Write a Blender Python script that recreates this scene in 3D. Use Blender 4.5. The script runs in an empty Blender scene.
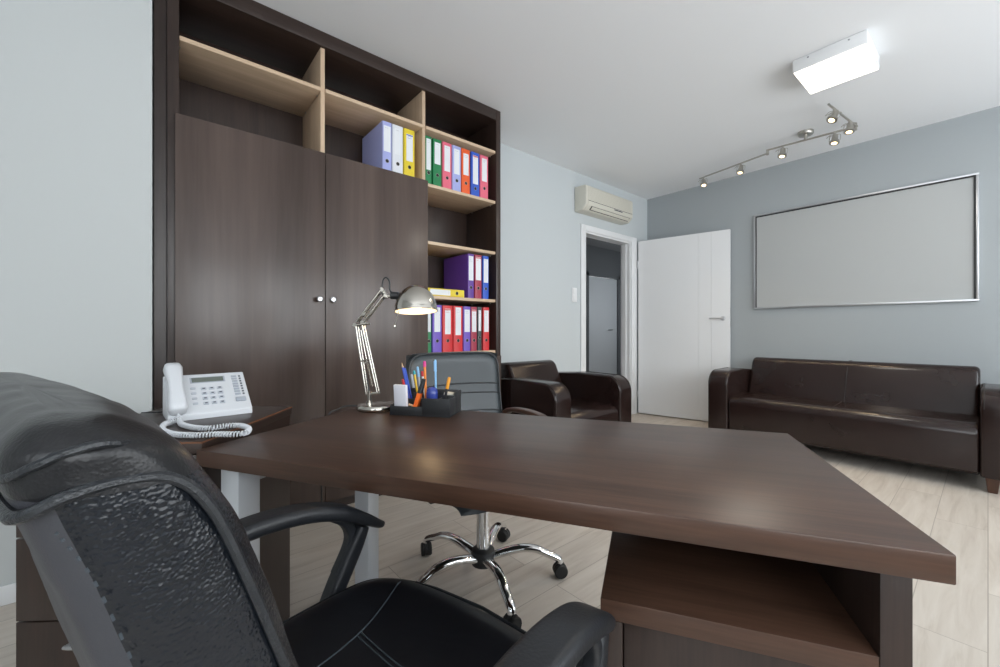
import bpy, bmesh, math, random
from mathutils import Vector, Matrix
random.seed(7)
PI = math.pi
R = math.radians
C = bpy.context.scene.collection

# ------------------------------------------------------------------ materials
def newmat(name):
    m = bpy.data.materials.new(name); m.use_nodes = True
    nt = m.node_tree
    return m, nt, nt.nodes['Principled BSDF']

def plain(name, col, rough=.5, metal=0, spec=.5, coat=0, bump=0, bscale=60, var=0.0, coat_rough=.1, emit=None, estr=0):
    m, nt, b = newmat(name)
    b.inputs['Base Color'].default_value = (*col, 1)
    b.inputs['Roughness'].default_value = rough
    b.inputs['Metallic'].default_value = metal
    b.inputs['Specular IOR Level'].default_value = spec
    b.inputs['Coat Weight'].default_value = coat
    b.inputs['Coat Roughness'].default_value = coat_rough
    tc = nt.nodes.new('ShaderNodeTexCoord')
    nz = nt.nodes.new('ShaderNodeTexNoise'); nz.inputs['Scale'].default_value = bscale
    nz.inputs['Detail'].default_value = 4
    nt.links.new(tc.outputs['Object'], nz.inputs['Vector'])
    if var:
        mx = nt.nodes.new('ShaderNodeMix'); mx.data_type = 'RGBA'
        mx.inputs['A'].default_value = (*[c*(1-var) for c in col], 1)
        mx.inputs['B'].default_value = (*[min(1, c*(1+var)) for c in col], 1)
        nt.links.new(nz.outputs['Fac'], mx.inputs['Factor'])
        nt.links.new(mx.outputs['Result'], b.inputs['Base Color'])
    if bump:
        bp = nt.nodes.new('ShaderNodeBump'); bp.inputs['Strength'].default_value = bump
        bp.inputs['Distance'].default_value = .002
        nt.links.new(nz.outputs['Fac'], bp.inputs['Height'])
        nt.links.new(bp.outputs['Normal'], b.inputs['Normal'])
    if emit:
        b.inputs['Emission Color'].default_value = (*emit, 1)
        b.inputs['Emission Strength'].default_value = estr
    return m

def wood(name, dark, light, axis='Z', rough=.35, scale=1.0, coat=0.0, spec=.5, fine=.5, coat_rough=.15):
    m, nt, b = newmat(name)
    tc = nt.nodes.new('ShaderNodeTexCoord'); mp = nt.nodes.new('ShaderNodeMapping')
    s = {'X': (1.2, 26, 26), 'Y': (26, 1.2, 26), 'Z': (26, 26, 1.2)}[axis]
    mp.inputs['Scale'].default_value = [q*scale for q in s]
    nt.links.new(tc.outputs['Object'], mp.inputs['Vector'])
    n1 = nt.nodes.new('ShaderNodeTexNoise'); n1.inputs['Scale'].default_value = .55; n1.inputs['Detail'].default_value = 6
    n1.inputs['Roughness'].default_value = .6; n1.inputs['Distortion'].default_value = .5
    n2 = nt.nodes.new('ShaderNodeTexNoise'); n2.inputs['Scale'].default_value = 7; n2.inputs['Detail'].default_value = 3
    nt.links.new(mp.outputs['Vector'], n1.inputs['Vector']); nt.links.new(mp.outputs['Vector'], n2.inputs['Vector'])
    ad = nt.nodes.new('ShaderNodeMath'); ad.operation = 'MULTIPLY_ADD'
    nt.links.new(n2.outputs['Fac'], ad.inputs[0]); ad.inputs[1].default_value = fine
    nt.links.new(n1.outputs['Fac'], ad.inputs[2])
    cr = nt.nodes.new('ShaderNodeValToRGB')
    cr.color_ramp.elements[0].position = .42; cr.color_ramp.elements[0].color = (*dark, 1)
    cr.color_ramp.elements[1].position = 1.05 if fine > .4 else .85; cr.color_ramp.elements[1].color = (*light, 1)
    nt.links.new(ad.outputs[0], cr.inputs['Fac'])
    nt.links.new(cr.outputs['Color'], b.inputs['Base Color'])
    b.inputs['Roughness'].default_value = rough
    b.inputs['Specular IOR Level'].default_value = spec
    b.inputs['Coat Weight'].default_value = coat; b.inputs['Coat Roughness'].default_value = coat_rough
    bp = nt.nodes.new('ShaderNodeBump'); bp.inputs['Strength'].default_value = .12; bp.inputs['Distance'].default_value = .001
    nt.links.new(ad.outputs[0], bp.inputs['Height']); nt.links.new(bp.outputs['Normal'], b.inputs['Normal'])
    return m

def leather(name, col, col2, rough=.35, cell=330, strength=.5, wrinkle=.4, wscale=9, dist=.0012, spec=.5):
    m, nt, b = newmat(name)
    tc = nt.nodes.new('ShaderNodeTexCoord')
    vo = nt.nodes.new('ShaderNodeTexVoronoi'); vo.feature = 'SMOOTH_F1'; vo.inputs['Scale'].default_value = cell
    nz = nt.nodes.new('ShaderNodeTexNoise'); nz.inputs['Scale'].default_value = wscale; nz.inputs['Detail'].default_value = 3
    nz.inputs['Distortion'].default_value = .6
    for n in (vo, nz): nt.links.new(tc.outputs['Object'], n.inputs['Vector'])
    b1 = nt.nodes.new('ShaderNodeBump'); b1.inputs['Strength'].default_value = strength; b1.inputs['Distance'].default_value = dist
    b1.invert = True
    b2 = nt.nodes.new('ShaderNodeBump'); b2.inputs['Strength'].default_value = wrinkle; b2.inputs['Distance'].default_value = .01
    nt.links.new(vo.outputs['Distance'], b1.inputs['Height']); nt.links.new(nz.outputs['Fac'], b2.inputs['Height'])
    nt.links.new(b2.outputs['Normal'], b1.inputs['Normal']); nt.links.new(b1.outputs['Normal'], b.inputs['Normal'])
    mx = nt.nodes.new('ShaderNodeMix'); mx.data_type = 'RGBA'
    mx.inputs['A'].default_value = (*col, 1); mx.inputs['B'].default_value = (*col2, 1)
    nt.links.new(nz.outputs['Fac'], mx.inputs['Factor']); nt.links.new(mx.outputs['Result'], b.inputs['Base Color'])
    b.inputs['Roughness'].default_value = rough; b.inputs['Specular IOR Level'].default_value = spec
    return m

def floor_mat():
    m, nt, b = newmat('laminate_floor')
    tc = nt.nodes.new('ShaderNodeTexCoord')
    br = nt.nodes.new('ShaderNodeTexBrick')
    br.inputs['Scale'].default_value = 1; br.inputs['Brick Width'].default_value = 1.28; br.inputs['Row Height'].default_value = .192
    br.inputs['Mortar Size'].default_value = .0016; br.inputs['Mortar Smooth'].default_value = .1
    br.offset = .37; br.inputs['Bias'].default_value = 0
    br.inputs['Color1'].default_value = (0, 0, 0, 1); br.inputs['Color2'].default_value = (1, 1, 1, 1); br.inputs['Mortar'].default_value = (.5, .5, .5, 1)
    nt.links.new(tc.outputs['Object'], br.inputs['Vector'])
    mp = nt.nodes.new('ShaderNodeMapping'); mp.inputs['Scale'].default_value = (1.6, 17, 1)
    ad = nt.nodes.new('ShaderNodeVectorMath'); ad.operation = 'MULTIPLY_ADD'
    nt.links.new(br.outputs['Color'], ad.inputs[0]); ad.inputs[1].default_value = (7, 5, 3)
    nt.links.new(tc.outputs['Object'], ad.inputs[2])
    nt.links.new(ad.outputs[0], mp.inputs['Vector'])
    nz = nt.nodes.new('ShaderNodeTexNoise'); nz.inputs['Scale'].default_value = 1.3; nz.inputs['Detail'].default_value = 7
    nz.inputs['Roughness'].default_value = .6; nz.inputs['Distortion'].default_value = .7
    nt.links.new(mp.outputs['Vector'], nz.inputs['Vector'])
    cr = nt.nodes.new('ShaderNodeValToRGB')
    e = cr.color_ramp.elements
    e[0].position = .25; e[0].color = (.46, .40, .34, 1)
    e[1].position = .72; e[1].color = (.64, .585, .52, 1)
    e.new(.47).color = (.57, .51, .445, 1)
    nt.links.new(nz.outputs['Fac'], cr.inputs['Fac'])
    mx = nt.nodes.new('ShaderNodeMix'); mx.data_type = 'RGBA'; mx.blend_type = 'MULTIPLY'; mx.inputs['Factor'].default_value = 1
    tone = nt.nodes.new('ShaderNodeMapRange'); tone.inputs['To Min'].default_value = .93; tone.inputs['To Max'].default_value = 1.05
    nt.links.new(br.outputs['Color'], tone.inputs['Value'])
    nt.links.new(cr.outputs['Color'], mx.inputs['A']); nt.links.new(tone.outputs['Result'], mx.inputs['B'])
    m2 = nt.nodes.new('ShaderNodeMix'); m2.data_type = 'RGBA'
    nt.links.new(br.outputs['Fac'], m2.inputs['Factor']); nt.links.new(mx.outputs['Result'], m2.inputs['A'])
    m2.inputs['B'].default_value = (.34, .295, .25, 1)
    nt.links.new(m2.outputs['Result'], b.inputs['Base Color'])
    b.inputs['Roughness'].default_value = .42
    bp = nt.nodes.new('ShaderNodeBump'); bp.inputs['Strength'].default_value = .25; bp.inputs['Distance'].default_value = .001; bp.invert = True
    nt.links.new(br.outputs['Fac'], bp.inputs['Height']); nt.links.new(bp.outputs['Normal'], b.inputs['Normal'])
    return m

M = {}
M['ceil'] = plain('ceiling_paint', (.86, .875, .89), .9, bump=.03, bscale=150)
M['wallA'] = plain('pale_grey_paint', (.56, .60, .615), .8, bump=.05, bscale=180)
M['wallL'] = plain('light_wall_paint', (.52, .545, .545), .8, bump=.05, bscale=180)
M['wallB'] = plain('blue_grey_paint', (.37, .40, .415), .75, bump=.05, bscale=180)
M['white'] = plain('white_lacquer', (.78, .79, .80), .35)
M['skirt'] = plain('white_skirting', (.75, .76, .77), .5)
M['floor'] = floor_mat()
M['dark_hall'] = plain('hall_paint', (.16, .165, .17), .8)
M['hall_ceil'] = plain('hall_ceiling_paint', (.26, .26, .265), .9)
WD, WL = (.016, .010, .008), (.046, .028, .022)
M['woodZ'] = wood('wenge_vertical', WD, WL, 'Z', .34, fine=.5)
M['woodY'] = wood('wenge_lengthwise', (.022, .0112, .0072), (.088, .045, .029), 'Y', .33, fine=.5, spec=.4)
M['woodX'] = wood('wenge_crosswise', WD, WL, 'X', .34)
M['door_wood'] = wood('wenge_door', (.050, .034, .028), (.112, .080, .068), 'Z', .27, scale=.30, fine=.16)
M['maple'] = wood('maple_board', (.50, .36, .24), (.66, .50, .35), 'X', .45, fine=.3)
M['mapleZ'] = wood('maple_upright', (.50, .36, .24), (.66, .50, .35), 'Z', .45, fine=.3)
M['chrome'] = plain('chrome', (.78, .78, .78), .07, 1)
M['nickel'] = plain('brushed_nickel', (.50, .48, .44), .3, 1)
M['lampnickel'] = plain('satin_nickel', (.54, .51, .46), .14, 1)
M['alu'] = plain('satin_aluminium', (.62, .63, .65), .35, 1)
M['alu_paint'] = plain('silver_paint', (.55, .57, .60), .4, .3)
M['black'] = plain('black_plastic', (.018, .019, .021), .42, bump=.2, bscale=400)
M['arm_black'] = plain('worn_black_plastic', (.009, .0105, .0135), .42, bump=.3, bscale=220, var=.35)
M['rubber'] = plain('black_rubber', (.012, .012, .013), .6)
M['grain'] = leather('grained_black_leather', (.005, .0065, .009), (.008, .010, .014), .24, 500, 1.0, .10, 10, .0006, .42)
M['headlea'] = leather('headrest_black_leather', (.009, .0092, .010), (.014, .014, .0155), .30, 700, .3, .15, 8, .0005, .34)
M['backlea'] = leather('grey_black_back_leather', (.030, .031, .038), (.038, .039, .046), .55, 900, .25, .1, 6, .0005)
M['seatlea'] = leather('smooth_black_leather', (.0035, .0037, .005), (.006, .0065, .009), .33, 700, .10, .25, 7, .0005)
M['guestlea'] = leather('smooth_charcoal_leather', (.030, .038, .044), (.040, .050, .057), .38, 700, .1, .15, 7, .0005)
M['brown'] = leather('dark_brown_leather', (.015, .008, .007), (.022, .012, .0105), .20, 260, .30, .07, 5, .0007, .42)
M['piping'] = plain('black_piping', (.012, .014, .017), .3, bump=.4, bscale=500)
M['thread'] = plain('grey_thread', (.035, .045, .055), .6)
M['bthread'] = plain('brown_seam', (.012, .007, .006), .5)
M['bleg'] = wood('walnut_foot', (.05, .022, .012), (.11, .05, .03), 'Z', .4)
M['armwood'] = wood('brown_armcap', (.045, .022, .014), (.09, .045, .03), 'X', .35)
M['plasticw'] = plain('white_phone_plastic', (.62, .64, .67), .35)
M['keys'] = plain('phone_key_grey', (.36, .39, .44), .4)
M['keydark'] = plain('phone_mark_dark', (.05, .06, .08), .5)
M['lcd'] = plain('phone_lcd', (.13, .15, .13), .2)
M['ac'] = plain('cream_ac_plastic', (.66, .64, .56), .4)
M['ac2'] = plain('cream_ac_plastic_dark', (.52, .50, .43), .5)
M['slot'] = plain('dark_slot', (.03, .03, .03), .6)
M['board'] = plain('whiteboard_surface', (.43, .445, .445), .55)
M['boardlip'] = plain('black_board_lip', (.02, .02, .022), .4)
M['paper'] = plain('label_paper', (.75, .77, .80), .7)
M['holeblk'] = plain('finger_hole_dark', (.01, .01, .01), .6)
M['ledge'] = plain('note_block', (.70, .70, .76), .7)
M['opal'] = plain('lit_opal_diffuser', (.9, .88, .82), .4, emit=(1, .93, .80), estr=3)
M['bulb'] = plain('lit_halogen', (.9, .8, .6), .3, emit=(1, .72, .38), estr=5)
M['deskbulb'] = plain('lit_desk_bulb', (.9, .8, .6), .3, emit=(1, .70, .38), estr=6)
M['shadein'] = plain('white_shade_lining', (.8, .76, .7), .5)

def glass_mat():
    m = bpy.data.materials.new('window_glass'); m.use_nodes = True
    nt = m.node_tree; nt.nodes.clear()
    o = nt.nodes.new('ShaderNodeOutputMaterial'); t = nt.nodes.new('ShaderNodeBsdfTransparent'); g = nt.nodes.new('ShaderNodeBsdfGlossy')
    g.inputs['Roughness'].default_value = .02
    mx = nt.nodes.new('ShaderNodeMixShader'); mx.inputs[0].default_value = .06
    nt.links.new(t.outputs[0], mx.inputs[1]); nt.links.new(g.outputs[0], mx.inputs[2]); nt.links.new(mx.outputs[0], o.inputs[0])
    return m
M['glass'] = glass_mat()
PAINT = {}
def paint(name, col, rough=.4):
    if name not in PAINT: PAINT[name] = plain(name, col, rough)
    return PAINT[name]

# ------------------------------------------------------------------ mesh helpers
def obj(name, bm, mat, parent=None, smooth=40, loc=None, rot=None, mods=0):
    me = bpy.data.meshes.new(name)
    bmesh.ops.recalc_face_normals(bm, faces=bm.faces)
    bm.to_mesh(me); bm.free()
    o = bpy.data.objects.new(name, me); C.objects.link(o)
    for mm in (mat if isinstance(mat, (list, tuple)) else [mat]): me.materials.append(mm)
    if smooth:
        for p in me.polygons: p.use_smooth = True
        if smooth < 180: me.set_sharp_from_angle(angle=R(smooth))
    if parent: o.parent = parent
    if loc: o.location = loc
    if rot: o.rotation_euler = rot
    if mods:
        s = o.modifiers.new('sub', 'SUBSURF'); s.levels = mods; s.render_levels = mods
    return o

def tag(o, label, cat, group=None):
    o['label'] = label; o['category'] = cat
    if group: o['group'] = group
    return o
def thing(name, label, cat, loc=(0, 0, 0), rz=0, group=None):
    o = bpy.data.objects.new(name, None); C.objects.link(o)
    o.location = loc; o.rotation_euler = (0, 0, rz); o.empty_display_size = .1
    return tag(o, label, cat, group)
def struct(name, bm, mat, smooth=0, parent=None, **k):
    o = obj(name, bm, mat, parent, smooth, **k)
    if not parent: o['kind'] = 'structure'
    return o

def box(bm, x0, x1, y0, y1, z0, z1, bev=0, seg=2, mat=None, mi=0):
    vs = [bm.verts.new((x, y, z)) for x in (x0, x1) for y in (y0, y1) for z in (z0, z1)]
    if mat is not None:
        for v in vs: v.co = mat @ v.co
    f = [(0, 1, 3, 2), (4, 6, 7, 5), (0, 4, 5, 1), (2, 3, 7, 6), (0, 2, 6, 4), (1, 5, 7, 3)]
    fs = [bm.faces.new([vs[i] for i in q]) for q in f]
    bmesh.ops.recalc_face_normals(bm, faces=fs)
    for q in fs: q.material_index = mi
    if bev:
        es = list({e for q in fs for e in q.edges})
        r = bmesh.ops.bevel(bm, geom=es, offset=bev, segments=seg, profile=.5, affect='EDGES')
        for q in r['faces']: q.material_index = mi
    return bm
def B(*a, **k): return box(bmesh.new(), *a, **k)

def ring_loft(bm, rings, cap0=True, cap1=True, mi=0, closed=True):
    vr = [[bm.verts.new(p) for p in r] for r in rings]
    n = len(vr[0]); fs = []
    for a, b in zip(vr, vr[1:]):
        for i in range(n if closed else n-1):
            j = (i+1) % n
            f = bm.faces.new((a[i], a[j], b[j], b[i])); f.material_index = mi; fs.append(f)
    if cap0: f = bm.faces.new(vr[0][::-1]); f.material_index = mi
    if cap1: f = bm.faces.new(vr[-1]); f.material_index = mi
    return vr

def smooth_path(pts, n=8, closed=False):
    pts = [Vector(p) for p in pts]; out = []
    N = len(pts)
    rng = range(N if closed else N-1)
    for i in rng:
        if closed: p0, p1, p2, p3 = pts[(i-1) % N], pts[i], pts[(i+1) % N], pts[(i+2) % N]
        else: p0, p1, p2, p3 = pts[max(i-1, 0)], pts[i], pts[i+1], pts[min(i+2, N-1)]
        for k in range(n):
            t = k/n
            out.append(.5*((2*p1)+(-p0+p2)*t+(2*p0-5*p1+4*p2-p3)*t*t+(-p0+3*p1-3*p2+p3)*t**3))
    if not closed: out.append(pts[-1])
    return out

def tube(bm, pts, r, n=10, caps=True, mi=0):
    pts = [Vector(p) for p in pts]
    rad = r if callable(r) else (lambda t: r)
    T = []
    for i in range(len(pts)):
        d = pts[min(i+1, len(pts)-1)]-pts[max(i-1, 0)]
        T.append(d.normalized())
    up = Vector((0, 0, 1)) if abs(T[0].z) < .9 else Vector((1, 0, 0))
    nrm = T[0].cross(up).normalized()
    rings = []
    for i, p in enumerate(pts):
        nrm = (nrm - T[i]*nrm.dot(T[i])).normalized()
        bi = T[i].cross(nrm)
        rr = rad(i/(len(pts)-1))
        rings.append([p+(nrm*math.cos(2*PI*k/n)+bi*math.sin(2*PI*k/n))*rr for k in range(n)])
    ring_loft(bm, rings, caps, caps, mi)
    return bm
def Tb(*a, **k): return tube(bmesh.new(), *a, **k)

def lathe(bm, prof, n=32, c=(0, 0, 0), mat=None, mi=0, cap=True):
    rings = []
    for r, z in prof:
        rr = max(r, 1e-5)
        ring = [Vector((c[0]+rr*math.cos(2*PI*k/n), c[1]+rr*math.sin(2*PI*k/n), c[2]+z)) for k in range(n)]
        if mat is not None: ring = [mat @ v for v in ring]
        rings.append(ring)
    ring_loft(bm, rings, cap, cap, mi)
    return bm
def Lt(*a, **k): return lathe(bmesh.new(), *a, **k)

def align(p, d):
    """matrix placing local +Z along d at p"""
    q = Vector(d).to_track_quat('Z', 'Y')
    return Matrix.Translation(p) @ q.to_matrix().to_4x4()
def cyl(bm, p0, p1, r, n=16, r1=None):
    p0, p1 = Vector(p0), Vector(p1); L = (p1-p0).length
    return lathe(bm, [(r, 0), (r if r1 is None else r1, L)], n, mat=align(p0, p1-p0))

def rrect(cx, cy, w, h, r, n=4):
    """rounded rectangle, half sizes w,h in 2D"""
    pts = []
    for (sx, sy, a0) in ((1, 1, 0), (-1, 1, 90), (-1, -1, 180), (1, -1, 270)):
        for k in range(n+1):
            a = R(a0+90*k/n)
            pts.append((cx+sx*(w-r)+r*math.cos(a), cy+sy*(h-r)+r*math.sin(a)))
    return pts

def sweep_xz(path, sizes, rr=.35, n=4):
    """sweep a rounded rectangle along a path; lateral axis ~ local Y. sizes: (half_width, half_thick) per point"""
    bm = bmesh.new(); rings = []
    P = [Vector(p) for p in path]
    for i, p in enumerate(P):
        t = (P[min(i+1, len(P)-1)]-P[max(i-1, 0)]).normalized()
        lat = Vector((0, 1, 0)); lat = (lat-t*lat.dot(t)).normalized()
        up = t.cross(lat).normalized()
        w, h = sizes(i/(len(P)-1)) if callable(sizes) else sizes
        rings.append([p+lat*a+up*b for a, b in rrect(0, 0, w, h, min(w, h)*rr*2, n)])
    ring_loft(bm, rings)
    return bm

def prism(poly, axis, a, b, bev=0, seg=3, bev_all=False):
    """extrude 2D polygon along an axis from a to b. axis 'Y': poly=(x,z)"""
    bm = bmesh.new()
    def P(p, t):
        return {'X': (t, p[0], p[1]), 'Y': (p[0], t, p[1]), 'Z': (p[0], p[1], t)}[axis]
    v0 = [bm.verts.new(P(p, a)) for p in poly]; v1 = [bm.verts.new(P(p, b)) for p in poly]
    f0 = bm.faces.new(v0); f1 = bm.faces.new(v1[::-1]); n = len(poly)
    for i in range(n):
        j = (i+1) % n; bm.faces.new((v0[j], v0[i], v1[i], v1[j]))
    bmesh.ops.recalc_face_normals(bm, faces=bm.faces)
    if bev:
        es = list(set(f0.edges) | set(f1.edges))
        if bev_all: es = list(bm.edges)
        bmesh.ops.bevel(bm, geom=es, offset=bev, segments=seg, profile=.5, affect='EDGES')
    return bm

def rounded_poly(pts, n=5):
    """pts: (x, y, radius) -> fillet corners"""
    out = []; N = len(pts)
    for i, (x, y, r) in enumerate(pts):
        p = Vector((x, y)); a = Vector(pts[i-1][:2]); b = Vector(pts[(i+1) % N][:2])
        if r <= 0: out.append((x, y)); continue
        d1 = (a-p).normalized(); d2 = (b-p).normalized()
        ang = d1.angle(d2); t = r/math.tan(ang/2)
        p1 = p+d1*t; p2 = p+d2*t; c = p+(d1+d2).normalized()*(r/math.sin(ang/2))
        a1 = math.atan2(p1.y-c.y, p1.x-c.x); a2 = math.atan2(p2.y-c.y, p2.x-c.x)
        da = (a2-a1+PI) % (2*PI)-PI
        for k in range(n+1): out.append((c.x+r*math.cos(a1+da*k/n), c.y+r*math.sin(a1+da*k/n)))
    return out

# ------------------------------------------------------------------ room
H = 2.80
XR, XF = -1.7, 5.024          # rear and far walls
YA, YP, YW = 2.92, 2.44, -2.0  # cabinet wall, pier wall, window wall
HY = 4.62                      # hallway far wall
struct('floor', B(XR-.2, 8.6, YW-.2, HY+.1, -.06, 0), M['floor'])
struct('ceiling', B(XR-.2, XF+.1, YW-.2, YA+.12, H, H+.08), M['ceil'])
bm = bmesh.new()
DX0, DX1, DZ = 3.70, 4.64, 2.19
box(bm, 2.123, DX0, YA, YA+.12, 0, H); box(bm, DX1, XF+.1, YA, YA+.12, 0, H); box(bm, DX0, DX1, YA, YA+.12, DZ, H)
box(bm, 0.0, 2.123, YA+.0, YA+.12, 0, H)
struct('wall_back', bm, M['wallA'])
struct('wall_left', B(XR, 0.0, YP, YA+.12, 0, H), M['wallL'])
struct('wall_far', B(XF, XF+.1, YW, YA, 0, H), M['wallB'])
RW0, RW1 = -1.5, -.3
bm = bmesh.new(); box(bm, XR-.1, XR, YW, RW0, 0, H); box(bm, XR-.1, XR, RW1, YP, 0, H); box(bm, XR-.1, XR, RW0, RW1, 0, .80); box(bm, XR-.1, XR, RW0, RW1, 2.5, H)
struct('wall_rear', bm, M['wallL'])
bm = bmesh.new(); box(bm, XR-.09, XR-.04, RW0, RW1, .80, .855); box(bm, XR-.09, XR-.04, RW0, RW1, 2.445, 2.5)
for q in (RW0, (RW0+RW1)/2-.03, RW1-.055): box(bm, XR-.09, XR-.04, q, q+.055, .855, 2.445)
w4 = struct('window_4', bm, M['white'])  # unseen window added to brighten the ceiling, left wall and cabinet front
obj('window_pane', B(XR-.068, XR-.062, RW0+.05, RW1-.05, .85, 2.45), M['glass'], w4, 0)
wins = [(-1.2, .7), (1.0, 2.9), (3.1, 4.75)]
bm = bmesh.new(); Z0, Z1 = .80, 2.50
box(bm, XR-.1, XF+.1, YW-.15, YW, 0, Z0); box(bm, XR-.1, XF+.1, YW-.15, YW, Z1, H)
xs = [XR-.1]+[q for w in wins for q in w]+[XF+.1]
for i in range(0, len(xs), 2): box(bm, xs[i], xs[i+1], YW-.15, YW, Z0, Z1)
struct('wall_right', bm, M['wallL'])
for i, (a, b) in enumerate(wins):
    bm = bmesh.new(); t = .055; yy0, yy1 = YW-.12, YW-.06; mid = (a+b)/2
    box(bm, a, b, yy0, yy1, Z0, Z0+t); box(bm, a, b, yy0, yy1, Z1-t, Z1)
    for q in (a, mid-t/2, b-t): box(bm, q, q+t, yy0, yy1, Z0+t, Z1-t)
    w = struct('window_%d' % (i+1), bm, M['white'])
    obj('window_pane', B(a+t, b-t, YW-.095, YW-.088, Z0+t, Z1-t), M['glass'], w, 0)
    obj('window_sill', B(a-.03, b+.03, YW-.06, YW+.12, Z0-.03, Z0, bev=.006), M['white'], w)
def skirt(name, *a): struct(name, B(*a, bev=.004), M['skirt'], 30)
skirt('baseboard_left', XR+.002, .0, YP-.014, YP-.001, .001, .075)
skirt('baseboard_back', 2.125, DX0-.075, YA-.014, YA-.001, .001, .075)
skirt('baseboard_far', XF-.014, XF-.001, YW, YA-.02, .001, .075)

# hallway beyond the door
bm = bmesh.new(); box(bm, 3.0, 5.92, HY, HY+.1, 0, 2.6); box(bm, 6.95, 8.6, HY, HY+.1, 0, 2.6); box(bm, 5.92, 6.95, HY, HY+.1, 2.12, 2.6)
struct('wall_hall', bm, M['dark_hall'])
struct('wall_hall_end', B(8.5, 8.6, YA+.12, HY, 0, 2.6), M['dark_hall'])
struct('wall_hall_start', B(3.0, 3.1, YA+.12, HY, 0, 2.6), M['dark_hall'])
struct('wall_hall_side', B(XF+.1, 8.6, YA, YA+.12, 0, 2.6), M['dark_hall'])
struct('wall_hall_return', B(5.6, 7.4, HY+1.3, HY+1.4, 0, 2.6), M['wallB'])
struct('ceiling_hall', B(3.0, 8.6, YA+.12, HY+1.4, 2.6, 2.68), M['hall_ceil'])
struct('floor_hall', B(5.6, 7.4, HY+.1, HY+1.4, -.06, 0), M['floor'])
bm = bmesh.new()
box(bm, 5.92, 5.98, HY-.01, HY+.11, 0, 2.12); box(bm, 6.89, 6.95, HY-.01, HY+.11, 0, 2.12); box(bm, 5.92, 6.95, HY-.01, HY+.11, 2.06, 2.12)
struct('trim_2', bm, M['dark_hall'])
d2 = struct('door_2', B(5.985, 6.88, HY+.02, HY+.06, .01, 2.05, bev=.003), M['white'], 30)
bm = bmesh.new(); cyl(bm, (6.66, HY+.02, 1.08), (6.66, HY-.03, 1.08), .011); cyl(bm, (6.67, HY-.03, 1.08), (6.55, HY-.03, 1.08), .009)
obj('door_handle', bm, M['alu'], d2)
dl = thing('ceiling_downlight', 'small unlit twin downlight on the dark hallway ceiling seen through the doorway', 'light', (5.2, 3.95, 2.6))
obj('housing', Lt([(.09, 0), (.09, -.02), (.075, -.026), (.03, -.026)], 24), M['black'], dl)
obj('lamp_ring', Lt([(.045, -.026), (.045, -.034), (.03, -.036)], 24), M['alu'], dl)

# door frame and open leaf
bm = bmesh.new(); fw = .072
box(bm, DX0-fw, DX0+.012, YA-.018, YA-.001, 0, DZ+.055, bev=.003); box(bm, DX1-.012, DX1+fw+.04, YA-.018, YA-.001, 0, DZ+.055, bev=.003)
box(bm, DX0+.012, DX1-.012, YA-.018, YA-.001, DZ-.012, DZ+.055, bev=.003)
box(bm, DX0, DX0+.03, YA, YA+.13, 0, DZ); box(bm, DX1-.03, DX1, YA, YA+.13, 0, DZ); box(bm, DX0+.03, DX1-.03, YA, YA+.13, DZ-.03, DZ)
box(bm, DX0+.03, DX0+.045, YA+.05, YA+.10, 0, DZ-.03); box(bm, DX1-.045, DX1-.03, YA+.05, YA+.10, 0, DZ-.03)
struct('trim_1', bm, M['white'], 30)
hx, hy = 4.752, 2.885
ex, ey = 4.955, 1.868
L = math.hypot(ex-hx, ey-hy); ang = math.atan2(ey-hy, ex-hx)
bm = bmesh.new()
# leaf with two thin vertical grooves: strips side by side (single mesh)
g1, g2 = L*.69, L*.82
box(bm, 0, g1-.002, 0, .04, .012, 2.2); box(bm, g1+.002, g2-.002, 0, .04, .012, 2.2); box(bm, g2+.002, L, 0, .04, .012, 2.2)
box(bm, g1-.002, g2+.002, .004, .036, .014, 2.198)
leaf = struct('door_1', bm, M['white'], 0, loc=(hx, hy, 0), rot=(0, 0, ang))
bm = bmesh.new()
for s in (-1, 1):
    y0 = 0 if s < 0 else .04
    lathe(bm, [(.026, 0), (.026, .006), (.012, .008)], 20, mat=align((L-.07, y0, 1.20), (0, s, 0)))
    cyl(bm, (L-.07, y0, 1.20), (L-.07, y0+s*.05, 1.20), .010)
    tube(bm, smooth_path([(L-.07, y0+s*.045, 1.20), (L-.10, y0+s*.052, 1.20), (L-.20, y0+s*.050, 1.20)], 5), .009)
obj('door_handle', bm, M['alu'], leaf)
obj('lock_plate', B(L-.001, L+.002, .008, .032, 1.10, 1.32), M['alu'], leaf)
for z in (.25, 1.9):
    bm = bmesh.new(); cyl(bm, (-.006, -.004, z-.045), (-.006, -.004, z+.045), .007); obj('hinge', bm, M['alu'], leaf)

sw = thing('light_switch', 'white double light switch plate on the wall left of the doorway', 'switch', (3.525, YA, 1.45))
obj('switch_plate', B(-.04, .04, -.010, -.0005, -.078, .078, bev=.004), M['white'], sw)
for z in (-.037, .037): obj('rocker', B(-.026, .026, -.015, -.009, z-.028, z+.028, bev=.003), M['white'], sw)

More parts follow.
